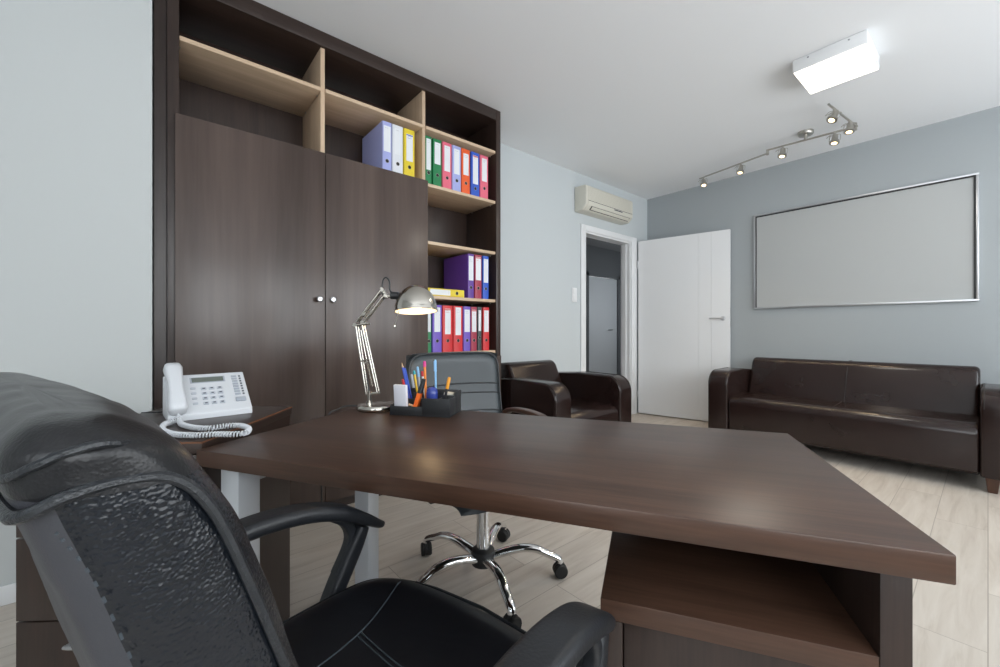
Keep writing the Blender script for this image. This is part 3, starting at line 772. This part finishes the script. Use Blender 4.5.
obj('lamp_cord', Tb(smooth_path([LP(383, 290, .008), LP(372, 302, .009), LP(360, 320, .012), LP(358, 335, .014), LP(362, 360, .014), LP(367, 385, .014), LP(369, 400, .012)], 6), .0025, 6), M['black'], lp)
e_ = LP(349, 407, .03); e_.z = .004
obj('power_cable', Tb(smooth_path([Vector((-.045, .050, .010)), Vector((-.085, .075, .012)), Vector((-.125, .065, .004)), Vector((-.155, .06, -.01)), Vector((-.175, .07, -.10)), Vector((-.17, .09, -.35))], 7), .0028, 8), M['black'], lp)
ld = bpy.data.lights.new('desk_bulb', 'POINT'); ld.energy = .55; ld.color = (1, .72, .42); ld.shadow_soft_size = .03
lo = bpy.data.objects.new('desk_bulb', ld); C.objects.link(lo); lo.parent = lp; lo.location = sc_+Vector((0, 0, -.005))

# ------------------------------------------------------------------ desk organiser and its contents
oa = R(37); OC = Vector((.744, 1.288, .7605))
og = thing('desk_organizer', 'black plastic pen tray with compartments beside the desk lamp', 'organizer', OC, oa)
def OW(x, y, z): return OC+Vector((x*math.cos(oa)-y*math.sin(oa), x*math.sin(oa)+y*math.cos(oa), z))
bm = bmesh.new(); w2, l2, t = .06, .11, .003
box(bm, -w2, w2, -l2, l2, 0, .004, bev=.001)
obj('tray_floor', bm, M['black'], og)
bm = bmesh.new()
box(bm, -w2, -w2+t, -.01, l2, .004, .032, bev=.001)           # low front wall
box(bm, -w2, -w2+t, -l2, -.01, .004, .062, bev=.001)          # high front wall
box(bm, w2-t, w2, -l2, l2, .004, .078, bev=.001)
box(bm, -w2+t, w2-t, l2-t, l2, .004, .036, bev=.001)
box(bm, -w2+t, 0, -l2, -l2+t, .004, .062, bev=.001); box(bm, 0, w2-t, -l2, -l2+t, .004, .078, bev=.001)
obj('tray_walls', bm, M['black'], og)
bm = bmesh.new()
box(bm, -w2+t, w2-t, -.012, -.009, .004, .055, bev=.001); box(bm, -.005, -.002, -.009, l2-t, .004, .050, bev=.001)
box(bm, -.002, w2-t, .045, .048, .004, .070, bev=.001); box(bm, -.002, .001, -l2+t, -.012, .004, .066, bev=.001)
box(bm, -w2+t, -.002, -.062, -.059, .004, .058, bev=.001)
obj('dividers', bm, M['black'], og)
# note block
nb = tag(obj('note_block', B(-.006, .006, -.025, .025, 0, .098, bev=.0008), M['ledge'], None, 30), 'white stack of note paper standing in the front of the pen tray', 'paper')
nb.location = OW(-.044, .073, .0065); nb.rotation_euler = (0, R(-4), oa+R(-10))

def pen(label, base, top, body, tipcol=None, capcol=None, r=.0042, captop=.25, kind='pen', clip=False):
    base, top = Vector(base), Vector(top); d = top-base; Ln = d.length
    t = thing(kind, label, kind, base, 0, 'pens standing in the pen tray')
    t.rotation_mode = 'QUATERNION'; t.rotation_quaternion = d.to_track_quat('Z', 'Y')
    if kind == 'pencil':
        obj('barrel', Lt([(.001, 0), (r, .001), (r, Ln-.018)], 6), paint('pen_'+body, PC[body]), t, 30)
        obj('tip', Lt([(r*.95, Ln-.018), (.0012, Ln-.004), (.0003, Ln)], 12), paint('pen_tan', PC['tan']), t, 30)
    else:
        zc = Ln*(1-captop)
        obj('barrel', Lt([(.0008, 0), (r*.6, .008), (r*.9, .014), (r*.9, zc)], 14), paint('pen_'+body, PC[body]), t, 50)
        obj('cap', Lt([(r*1.08, zc), (r*1.08, Ln-.006), (r*.8, Ln-.001), (.0005, Ln)], 14), paint('pen_'+(capcol or body), PC[capcol or body]), t, 50)
        if clip: obj('clip', B(r*1.05, r*1.05+.0016, -.0018, .0018, zc+.004, Ln-.006, bev=.0005), paint('pen_'+(capcol or body), PC[capcol or body]), t, 30)
    return t
PC = dict(blue=(.02, .07, .45), tan=(.55, .36, .2), red=(.55, .02, .03), silver=(.45, .47, .5), yellow=(.80, .50, .03), teal=(.02, .35, .4), lblue=(.25, .50, .80),
          pink=(.75, .05, .30), orange=(.85, .25, .04), black=(.02, .02, .022), amber=(.80, .33, .02), white=(.7, .72, .75), navy=(.02, .03, .16))
def OP(u, v, x, y):
    """world point above tray position (x,y) line that projects like a height; height from the sight line"""
    p = OW(x, y, 0); d = .6451*p.x+.7641*p.y
    return Vector((p.x, p.y, 1.05-(v-331.5)/412*d))
def pp(u, v, d):
    r = (u-500)/412; return Vector((d*(.6451+.7641*r), d*(.7641-.6451*r), 1.05-(v-331.5)/412*d))
DT = 1.50
def PEN(label, u, v, base_xy, *a, dt=DT, **k):
    pen(label, OW(*base_xy, .0055), pp(u, v, dt), *a, **k)
PEN('blue pencil with a sharpened tan tip, tallest at the left of the pen tray', 401.8, 362.5, (.012, .062), 'blue', kind='pencil', r=.0038, dt=1.50)
PEN('blue ballpoint leaning left in the pen tray', 404.5, 368, (.020, .055), 'blue', capcol='blue', captop=.45, clip=True, dt=1.51)
PEN('red pen lowest at the left of the pen tray', 402.5, 379, (.03, .075), 'red', capcol='red', dt=1.49)
PEN('red pen just right of the lowest red one in the pen tray', 405.5, 376.5, (.04, .065), 'red', capcol='red', dt=1.53, clip=True)
PEN('silver pen with a black grip leaning left in the pen tray', 411.5, 374, (.045, .055), 'black', capcol='silver', captop=.4, dt=1.52)
PEN('yellow pen with a teal end in the pen tray', 414, 370.5, (.025, .035), 'yellow', capcol='teal', captop=.1, dt=1.50)
PEN('pale silver pen behind the yellow one in the pen tray', 417.5, 366.5, (.048, .035), 'silver', capcol='lblue', captop=.25, dt=1.54)
PEN('white capped pen behind the orange felt pen in the pen tray', 422, 371, (.05, .02), 'white', capcol='red', captop=.15, dt=1.54)
PEN('orange felt pen with a pink end in the pen tray', 424.5, 361, (.03, .012), 'orange', capcol='pink', captop=.12, r=.005, dt=1.50)
PEN('light blue pen standing upright in the pen tray', 435.3, 359.5, (.038, -.022), 'lblue', capcol='lblue', dt=1.50, clip=True)
PEN('amber ballpoint with a dark lower half leaning to the right', 449.5, 377, (-.030, -.070), 'black', capcol='amber', captop=.32, r=.0052, clip=True, dt=1.42)
# highlighter
hl = thing('highlighter', 'orange highlighter with a black cap in the front of the pen tray', 'marker', OW(-.035, .026, .018), 0)
hd_ = pp(424, 379, 1.43)-OW(-.035, .026, .018); hl.rotation_mode = 'QUATERNION'; hl.rotation_quaternion = hd_.to_track_quat('Z', 'Y')
Ln = hd_.length
def slab(z0, z1, w, t, w1=None, t1=None):
    bm = bmesh.new(); ring_loft(bm, [[(a, b, z0) for a, b in rrect(0, 0, w, t, .003, 3)], [(a, b, z1) for a, b in rrect(0, 0, w1 or w, t1 or t, .003, 3)]]); return bm
obj('body', slab(0, Ln*.55, .0125, .0075), paint('marker_orange', (.90, .16, .02)), hl, 50)
obj('cap', slab(Ln*.55, Ln, .012, .0075, .007, .006), M['black'], hl, 50)
sh_ = thing('pencil_sharpener', 'round dark blue sharpener in the middle of the pen tray', 'sharpener', OW(-.026, -.033, .030))
obj('shell', Lt([(.001, 0), (.016, .002), (.0195, .018), (.020, .045), (.0185, .058), (.011, .066), (.001, .068)], 28), paint('pen_navy', (.03, .05, .26), .25), sh_, 60)
obj('lid_ring', Lt([(.0202, .042), (.0208, .044), (.0202, .046)], 28), paint('pen_navy', (.03, .05, .26), .25), sh_, 60)
er = tag(obj('sticky_note_pad', B(-.020, .020, -.016, .016, 0, .026, bev=.001), paint('pale_paper', (.62, .58, .50), .7), None, 30), 'pale pad of small notes in the right compartment of the pen tray', 'paper')
er.location = OW(.030, -.072, .045); er.rotation_euler = (R(8), 0, oa+.2)
er2 = tag(obj('clip_box', B(-.024, .022, -.022, .022, 0, .039, bev=.002), paint('clear_grey_plastic', (.22, .22, .23), .3), None, 30), 'small grey box under the note pad in the right compartment of the pen tray', 'box')
er2.location = OW(.030, -.072, .005); er2.rotation_euler = (0, 0, oa)
ru = tag(obj('wooden_stick', B(-.004, .004, -.022, .022, 0, .006, bev=.001), paint('pen_tan', PC['tan'], .6), None, 30), 'short pale wooden stick lying beside the note block in the pen tray', 'stick')
ru.location = OW(-.034, .030, .026); ru.rotation_euler = (R(20), 0, oa+.4)

# ------------------------------------------------------------------ office chairs
def star_base(t, mat, hubz=.10, Rr=.315, a0=0, ext=.0, colmat=None, coltop=.40, cap=None):
    bm = bmesh.new(); lathe(bm, [(.034, .058), (.048, .066), (.052, .10), (.048, .125), (.037, .133), (.030, .134)], 28)
    obj('hub', bm, M['black'], t)
    for k in range(5):
        a = a0+k*2*PI/5; ca, sa = math.cos(a), math.sin(a)
        prof = [(.036, .095), (.09, .112), (.16, .126), (.225, .122), (.275, .100), (Rr-.010, .080), (Rr, .062)]
        P = smooth_path([(r*ca, r*sa, z) for r, z in prof], 5)
        bm = bmesh.new(); rings = []
        lat = Vector((-sa, ca, 0))
        for i, p in enumerate(P):
            tt = i/(len(P)-1); tg = (P[min(i+1, len(P)-1)]-P[max(i-1, 0)]).normalized(); up = tg.cross(lat).normalized()
            w = .024*(1-tt)+.0165*tt; h = .017*(1-tt)+.0135*tt
            rings.append([p+lat*w*math.cos(q*PI/8)+up*h*math.sin(q*PI/8) for q in range(16)])
        ring_loft(bm, rings); leg = obj('base_leg', bm, mat, t, 60)
        cp = Vector((Rr*ca, Rr*sa, 0)); wa = a+.9+k*1.3; wd = Vector((math.cos(wa), math.sin(wa), 0))
        bm = bmesh.new(); cyl(bm, cp+Vector((0, 0, .045)), cp+Vector((0, 0, .078)), .008); obj('caster_stem', bm, mat, leg)
        bm = bmesh.new()
        for s in (-1, 1):
            lathe(bm, [(.010, -.009), (.026, -.009), (.029, -.005), (.029, .005), (.026, .009), (.010, .009)], 24, mat=align(cp+wd*s*.0145+Vector((0, 0, .0295)), wd))
        cyl(bm, cp-wd*.02+Vector((0, 0, .0275)), cp+wd*.02+Vector((0, 0, .0275)), .006)
        obj('caster', bm, M['rubber'], leg)
        bm = bmesh.new(); lathe(bm, [(.001, -.012), (.029, -.012), (.029, .012), (.001, .012)], 24, mat=align(cp+Vector((0, 0, .0315)), wd) @ Matrix.Scale(.4, 4, (0, 0, 1)))
        obj('caster_hood', bm, M['black'], leg)
    bm = bmesh.new(); cyl(bm, (0, 0, .13), (0, 0, coltop), .028, 28); obj('gas_column', bm, colmat or mat, t)
    return t

def slabseat(x0, x1, hw, ztop, th, frontbulge, n=28, m=28, dish=.012, lip=.03, edge=.03, tilt=0):
    """cushion as a closed grid: superellipse outline, domed edges"""
    bm = bmesh.new(); top = []; bot = []
    for i in range(n+1):
        rt, rb = [], []
        for j in range(m+1):
            s = -1+2*i/n; q = -1+2*j/m
            # square -> superellipse-like rounded outline
            k = 1-.07*(s*s)*(q*q)
            X = s*k; Y = q*k
            x = (x0+x1)/2+(x1-x0)/2*X; y = hw*Y
            if s > 0: x += frontbulge*(1-q*q)*s*s
            e = max(abs(s), abs(q)); e = (abs(s)**6+abs(q)**6)**(1/6.)
            drop = edge*max(0, (e-.80)/.20)**2 if e > .8 else 0
            zt = ztop-min(drop, th*.5)-dish*(1-min(1, (q*q+s*s*.6)))-(lip*max(0, (s-.72)/.28)**2)+tilt*s
            zb = ztop-th+min(drop, th*.5)*.6+tilt*s
            rt.append(bm.verts.new((x, y, zt))); rb.append(bm.verts.new((x, y, min(zb, zt-.002))))
        top.append(rt); bot.append(rb)
    for i in range(n):
        for j in range(m):
            bm.faces.new((top[i][j], top[i+1][j], top[i+1][j+1], top[i][j+1]))
            bm.faces.new((bot[i][j], bot[i][j+1], bot[i+1][j+1], bot[i+1][j]))
    for j in range(m):
        bm.faces.new((top[0][j], top[0][j+1], bot[0][j+1], bot[0][j])); bm.faces.new((top[n][j+1], top[n][j], bot[n][j], bot[n][j+1]))
    for i in range(n):
        bm.faces.new((top[i+1][0], top[i][0], bot[i][0], bot[i+1][0])); bm.faces.new((top[i][m], top[i+1][m], bot[i+1][m], bot[i][m]))
    return bm

# guest chair
gc = thing('office_chair', 'black leather swivel chair with chrome star base behind the desk', 'chair', (1.075, 1.385, 0), R(-97))
star_base(gc, M['chrome'], a0=R(106+97), coltop=.372, Rr=.33)
bm = bmesh.new(); box(bm, -.13, .12, -.08, .08, .372, .405, bev=.010)
lathe(bm, [(.02, .286), (.045, .292), (.060, .312), (.068, .345), (.07, .373)], 24, c=(-.03, -.045, 0))
cyl(bm, (-.06, -.08, .335), (-.10, -.16, .338), .006); box(bm, -.125, -.085, -.205, -.155, .330, .346, bev=.005)
obj('mechanism', bm, M['black'], gc)
obj('seat', slabseat(-.23, .25, .245, .475, .07, .02), M['guestlea'], gc, 60)
def curved_back(zb, zt, hw, xb, xt, th, curve=.03, corner=.06, n=24, m=20):
    """upholstered back as closed grid; faces +x"""
    bm = bmesh.new(); F, Bk = [], []
    for i in range(n+1):
        a, b = [], []
        for j in range(m+1):
            s = -1+2*j/m; t = i/n; q = -1+2*t
            k = 1-.055*(s*s)*(q**8)
            k2 = 1-.05*(s**8)*(q*q)
            y = hw*s*k; z = (zb+zt)/2+(zt-zb)/2*q*k2
            xc = xb+(xt-xb)*t - curve*math.sin(t*PI)*.5 + curve*s*s
            e = (abs(s)**8+abs(q)**8)**(1/8.); ed = 1-(max(0, (e-.86)/.14)**2)*.75
            a.append(bm.verts.new((xc+th/2*ed, y, z))); b.append(bm.verts.new((xc-th/2*ed, y, z)))
        F.append(a); Bk.append(b)
    for i in range(n):
        for j in range(m):
            bm.faces.new((F[i][j], F[i][j+1], F[i+1][j+1], F[i+1][j])); bm.faces.new((Bk[i][j], Bk[i+1][j], Bk[i+1][j+1], Bk[i][j+1]))
    for i in range(n):
        bm.faces.new((F[i+1][0], Bk[i+1][0], Bk[i][0], F[i][0])); bm.faces.new((F[i][m], Bk[i][m], Bk[i+1][m], F[i+1][m]))
    for j in range(m):
        bm.faces.new((F[0][j], Bk[0][j], Bk[0][j+1], F[0][j+1])); bm.faces.new((F[n][j+1], Bk[n][j+1], Bk[n][j], F[n][j]))
    return bm
gb = obj('backrest', curved_back(.52, .950, .243, -.235, -.30, .055, .03), M['guestlea'], gc, 60)
for z in (.79, .745, .66):
    tt = (z-.52)/(.955-.52)
    pts = []
    for j in range(21):
        s = -.94+1.88*j/20; xc = -.235-.065*tt-.03*math.sin(tt*PI)*.5+.03*s*s
        pts.append((xc+.0275, 0.241*s, z+.010*(1-s*s)))
    obj('seam', Tb(pts, .0032, 6), M['piping'], gb)
ed = []
for j in range(0, 73):
    a = 2*PI*j/72; s = math.copysign(abs(math.cos(a))**.28, math.cos(a)); q = math.copysign(abs(math.sin(a))**.28, math.sin(a))
    t_ = (q+1)/2; xc = -.235-.065*t_-.03*math.sin(t_*PI)*.5+.03*s*s*.96
    ed.append((xc+.021, .243*s*.975, .735+.2175*q*.975))
obj('piping', Tb(ed, .0045, 6, caps=False), M['piping'], gb)
obj('back_support', sweep_xz(smooth_path([(-.05, 0, .388), (-.20, 0, .390), (-.27, 0, .46), (-.285, 0, .60), (-.305, 0, .72)], 5), (.035, .008)), M['black'], gc)
for s in (-1, 1):
    y = s*.275
    arm = obj('armrest', sweep_xz(smooth_path([(-.245, s*.25, .61), (-.20, y, .655), (-.08, y, .670), (.05, y, .664), (.12, y, .638)], 6), lambda t: (.022, .011)), M['armwood'], gc, 60)
    obj('arm_support', sweep_xz(smooth_path([(.09, y, .642), (.07, y, .56), (.02, s*.26, .45), (0, s*.20, .398), (0, s*.10, .394)], 6), (.016, .009)), M['black'], gc, 60)

# executive chair (foreground)
EC, EA = (.19, .55, 0), R(14)
xc_ = thing('executive_chair', 'large black leather office chair with black armrests nearest the viewer', 'chair', EC, EA)
star_base(xc_, M['black'], a0=R(20), coltop=.44)
bm = bmesh.new(); box(bm, -.12, .12, -.09, .09, .425, .448, bev=.008); cyl(bm, (.0, -.08, .435), (.0, -.25, .43), .006); obj('mechanism', bm, M['black'], xc_)
seat = obj('seat', slabseat(-.22, .272, .252, .552, .095, .028, dish=.012, lip=.010, edge=.016), M['seatlea'], xc_, 60, mods=1)
def seat_z(x, y):
    s = (x-.026)/.246; q = y/.252
    e = (abs(s)**6+abs(q)**6)**(1/6.); drop = .016*max(0, (e-.80)/.20)**2
    return .552-drop-.012*(1-min(1, q*q+.6*s*s))-(.010*max(0, (s-.72)/.28)**2)
def on_seat(pts): return [(x, y, seat_z(x, y)+.0006) for x, y in [(p.x, p.y) for p in smooth_path([(a, b, 0) for a, b in pts], 6)]]
for s in (-1, 1):
    obj('seam', Tb(on_seat([(-.20, s*.10), (.0, s*.10), (.10, s*.108), (.17, s*.130), (.235, s*.160), (.262, s*.175)]), .0013, 6), M['thread'], seat)
for dx in (0, .008): obj('seam', Tb(on_seat([(.10+dx, -.108), (.094+dx, 0), (.10+dx, .108)]), .0012, 6), M['thread'], seat)
ring = []
for j in range(97):
    a = 2*PI*j/96; ss = math.copysign(abs(math.cos(a))**.3, math.cos(a)); qq = math.copysign(abs(math.sin(a))**.3, math.sin(a))
    k = 1-.07*ss*ss*qq*qq; x = .026+.246*ss*k; y = .252*qq*k
    if ss > 0: x += .028*(1-qq*qq)*ss*ss
    ring.append((x*1.002, y*1.002, .552-.020-(.010*max(0, (ss-.72)/.28)**2)))
obj('piping', Tb(ring, .0035, 6, caps=False), M['piping'], seat)

# backrest: front and back curves in local (x, z), bottom to top
fr = [(-.070, .50), (-.095, .58), (-.122, .67), (-.150, .76), (-.170, .825), (-.194, .905), (-.209, .942), (-.2225, .966), (-.230, .980), (-.241, .993), (-.257, 1.004), (-.269, 1.008)]
bk_ = [(-.140, .48), (-.164, .55), (-.194, .62), (-.222, .70), (-.247, .79), (-.266, .870), (-.282, .925), (-.295, .968), (-.299, .982), (-.299, .996), (-.290, 1.006), (-.280, 1.009)]
HEADK = 7*5+2
FR = smooth_path([(a, 0, b) for a, b in fr], 5); BK = smooth_path([(a, 0, b) for a, b in bk_], 5)
W0, W1 = .222, .218
NSEC = len(FR); RC = []
for i, (f, b) in enumerate(zip(FR, BK)):
    t = i/(NSEC-1); c = (f+b)/2; ax = (f-b); th = ax.length/2; ax.normalize()
    w = W0+(W1-W0)*t
    if t > .80: w -= .034*((t-.80)/.20)**2
    if t < .1: w -= .02*((.1-t)/.1)**2
    RC.append((c, ax, th, w))
bm = bmesh.new(); rings2 = []
for (c, ax, th, w), i in zip(RC, range(NSEC)):
    r_ = min(.018, th*.8); base = rrect(0, 0, w, th, r_, 4); out = []
    pts2 = []
    n = len(base)
    for k in range(n):
        a = Vector(base[k]); b = Vector(base[(k+1) % n]); pts2.append(a)
        if abs(b.x-a.x) > w: 
            for j in range(1, 16): pts2.append(a.lerp(b, j/16))
        elif k % 5 == 4:
            for j in range(1, 6): pts2.append(a.lerp(b, j/6))
    for p in pts2:
        y, d = p.x, p.y
        q = d/max(th, 1e-4); qy = y/w
        y2 = y+math.copysign(1, y)*.009*max(0, 1-q*q)*min(1, th/.03)*(max(0, (abs(qy)-.8)/.2))
        d2 = d
        if d > 0: d2 = d+.013*(1-qy*qy)*(d/th)*min(1, th/.03)
        else: d2 = d+.002*(1-qy*qy)*(d/th)
        out.append(c+ax*d2+Vector((0, y2, 0)))
    rings2.append(out)
vr = ring_loft(bm, rings2)
npt = len(rings2[0]); back_j = set()
for k in range(npt):
    p, q = pts2[k], pts2[(k+1) % npt]
    if p.y < -th*.5 and q.y < -th*.5 and abs(p.x) < W0*1.2: back_j.add(k)
for k, f in enumerate(list(bm.faces)):
    ri, jj = divmod(k, npt)
    if ri >= NSEC-1: f.material_index = 1
    elif ri >= HEADK: f.material_index = 1
    elif jj in back_j: f.material_index = 2
    else: f.material_index = 0
back = obj('backrest', bm, [M['grain'], M['headlea'], M['backlea']], xc_, 180, mods=2)
tg = bpy.data.textures.new('crease_noise', 'CLOUDS'); tg.noise_scale = .06; tg.noise_depth = 2
dm = back.modifiers.new('creases', 'DISPLACE'); dm.texture = tg; dm.strength = .004; dm.mid_level = .5; dm.texture_coords = 'LOCAL'
for s in (-1, 1):
    ys = s*.2265
    pts = [(-.2992, 0, .968), (-.2990, s*.12, .968), (-.2975, s*.20, .969), (-.294, s*.2195, .971), (-.283, ys, .977), (-.267, ys, .979), (-.250, ys, .977), (-.2385, ys, .970), (-.229, ys, .957), (-.2205, ys, .939), (-.2065, ys, .900), (-.184, ys, .832), (-.164, ys, .765), (-.135, ys, .67), (-.108, ys, .58), (-.086, ys, .51)]
    obj('piping', Tb(smooth_path(pts, 6), .0030, 8), M['piping'], back)
    pts = [(-.3012, 0, .984), (-.3010, s*.12, .984), (-.299, s*.200, .985), (-.292, s*.2195, .991), (-.283, s*.2255, .996), (-.271, s*.2265, .998), (-.261, s*.2225, .995), (-.252, s*.212, .990), (-.243, s*.18, .986), (-.236, s*.10, .981), (-.233, 0, .979)]
    obj('piping', Tb(smooth_path(pts, 6), .0022, 8), M['piping'], back)
    pts = smooth_path([(-.284, s*.2245, .962), (-.272, s*.2255, .935), (-.2575, s*.2265, .885), (-.2435, s*.2265, .83), (-.2245, s*.2265, .76), (-.2005, s*.2265, .68), (-.1735, s*.2265, .60)], 10)
    st = bmesh.new()
    for a, b in list(zip(pts, pts[1:]))[::2]: cyl(st, a+Vector((-.001, s*.0004, 0)), a.lerp(b, .6)+Vector((-.001, s*.0004, 0)), .0007, 6)
    obj('stitching', st, M['thread'], back)
# armrests
for s in (-1, 1):
    pad = smooth_path([(-.150, s*.245, .655), (-.11, s*.262, .690), (-.02, s*.272, .712), (.08, s*.272, .708), (.16, s*.268, .687), (.215, s*.264, .658), (.252, s*.260, .634), (.268, s*.259, .626)], 6)
    def psz(t):
        w = .022+.010*min(1, t/.35)*.7 if t < .35 else .029
        if t > .60: w = .029-.017*((t-.60)/.40)
        h = .014 if t < .65 else .014-.008*((t-.65)/.35)
        return (w, h)
    arm = obj('armrest', sweep_xz(pad, psz, rr=.42, n=5), M['arm_black'], xc_, 60)
    st = smooth_path([(.218, s*.262, .640), (.205, s*.264, .612), (.185, s*.266, .575), (.150, s*.266, .515), (.12, s*.262, .462), (.09, s*.22, .440), (.07, s*.08, .436)], 6)
    obj('arm_strut', sweep_xz(st, lambda t: (.018, .012+.006*math.sin(PI*min(1, t*1.6))), rr=.3), M['arm_black'], arm, 60)
    gu = smooth_path([(.150, s*.268, .683), (.185, s*.268, .655), (.195, s*.268, .615), (.165, s*.268, .56)], 6)
    obj('arm_web', sweep_xz(gu, (.012, .010), rr=.3), M['arm_black'], arm, 60)
    rear = smooth_path([(-.150, s*.245, .66), (-.165, s*.235, .62), (-.160, s*.225, .58)], 5)
    obj('arm_bracket', sweep_xz(rear, (.018, .010)), M['arm_black'], arm, 60)

# ------------------------------------------------------------------ light, camera
w = bpy.data.worlds.new('sky'); bpy.context.scene.world = w; w.use_nodes = True
nt = w.node_tree; bg = nt.nodes['Background']
tc = nt.nodes.new('ShaderNodeTexCoord'); sp = nt.nodes.new('ShaderNodeSeparateXYZ'); cr = nt.nodes.new('ShaderNodeValToRGB')
nt.links.new(tc.outputs['Generated'], sp.inputs[0]); nt.links.new(sp.outputs['Z'], cr.inputs['Fac'])
cr.color_ramp.elements[0].position = 0; cr.color_ramp.elements[0].color = (1.0, 1.04, 1.08, 1)
cr.color_ramp.elements[1].position = .6; cr.color_ramp.elements[1].color = (.84, .93, 1.0, 1)
e = cr.color_ramp.elements.new(.03); e.color = (.95, .98, 1, 1)
nt.links.new(cr.outputs['Color'], bg.inputs['Color']); bg.inputs['Strength'].default_value = 7.0
for i, (a, b) in enumerate(wins):
    ld = bpy.data.lights.new('window_portal', 'AREA'); ld.shape = 'RECTANGLE'; ld.size = b-a; ld.size_y = Z1-Z0; ld.cycles.is_portal = True
    lo = bpy.data.objects.new('window_portal', ld); C.objects.link(lo); lo.location = ((a+b)/2, YW-.05, (Z0+Z1)/2); lo.rotation_euler = (R(-90), 0, 0)
    lo.rotation_euler = Vector((0, -1, 0)).to_track_quat('Z', 'Y').to_euler()
ld = bpy.data.lights.new('window_portal', 'AREA'); ld.shape = 'RECTANGLE'; ld.size = RW1-RW0; ld.size_y = 1.7; ld.cycles.is_portal = True
lo = bpy.data.objects.new('window_portal', ld); C.objects.link(lo); lo.location = (XR-.03, (RW0+RW1)/2, 1.65); lo.rotation_euler = Vector((-1, 0, 0)).to_track_quat('Z', 'Y').to_euler()
ld = bpy.data.lights.new('ceiling_lamp', 'AREA'); ld.shape = 'SQUARE'; ld.size = .32; ld.energy = 7; ld.color = (1, .93, .82)
lo = bpy.data.objects.new('ceiling_lamp', ld); C.objects.link(lo); lo.parent = cl; lo.location = (0, 0, -.09)
ld = bpy.data.lights.new('hall_fill_light', 'POINT'); ld.energy = 24; ld.color = (.85, .93, 1); ld.shadow_soft_size = .1  # unseen fill light, added to brighten the white hallway door leaf
lo = bpy.data.objects.new('hall_fill_light', ld); C.objects.link(lo); lo.location = (6.5, 3.2, 1.6)

cam = bpy.data.cameras.new('camera'); co = bpy.data.objects.new('camera', cam); C.objects.link(co)
cam.sensor_width = 36; cam.lens = 412/1000*36; cam.clip_start = .02
cam.shift_y = -(331.5-333.5)/1000*-1
co.location = (0, 0, 1.05)
A_ = math.atan(488/412)      # forward direction is A_ left of +X
co.rotation_euler = (R(90), 0, A_-R(90))
bpy.context.scene.camera = co
vs = bpy.context.scene.view_settings
vs.view_transform = 'Standard'; vs.look = 'None'; vs.gamma = 1; vs.exposure = 0; vs.use_curve_mapping = False
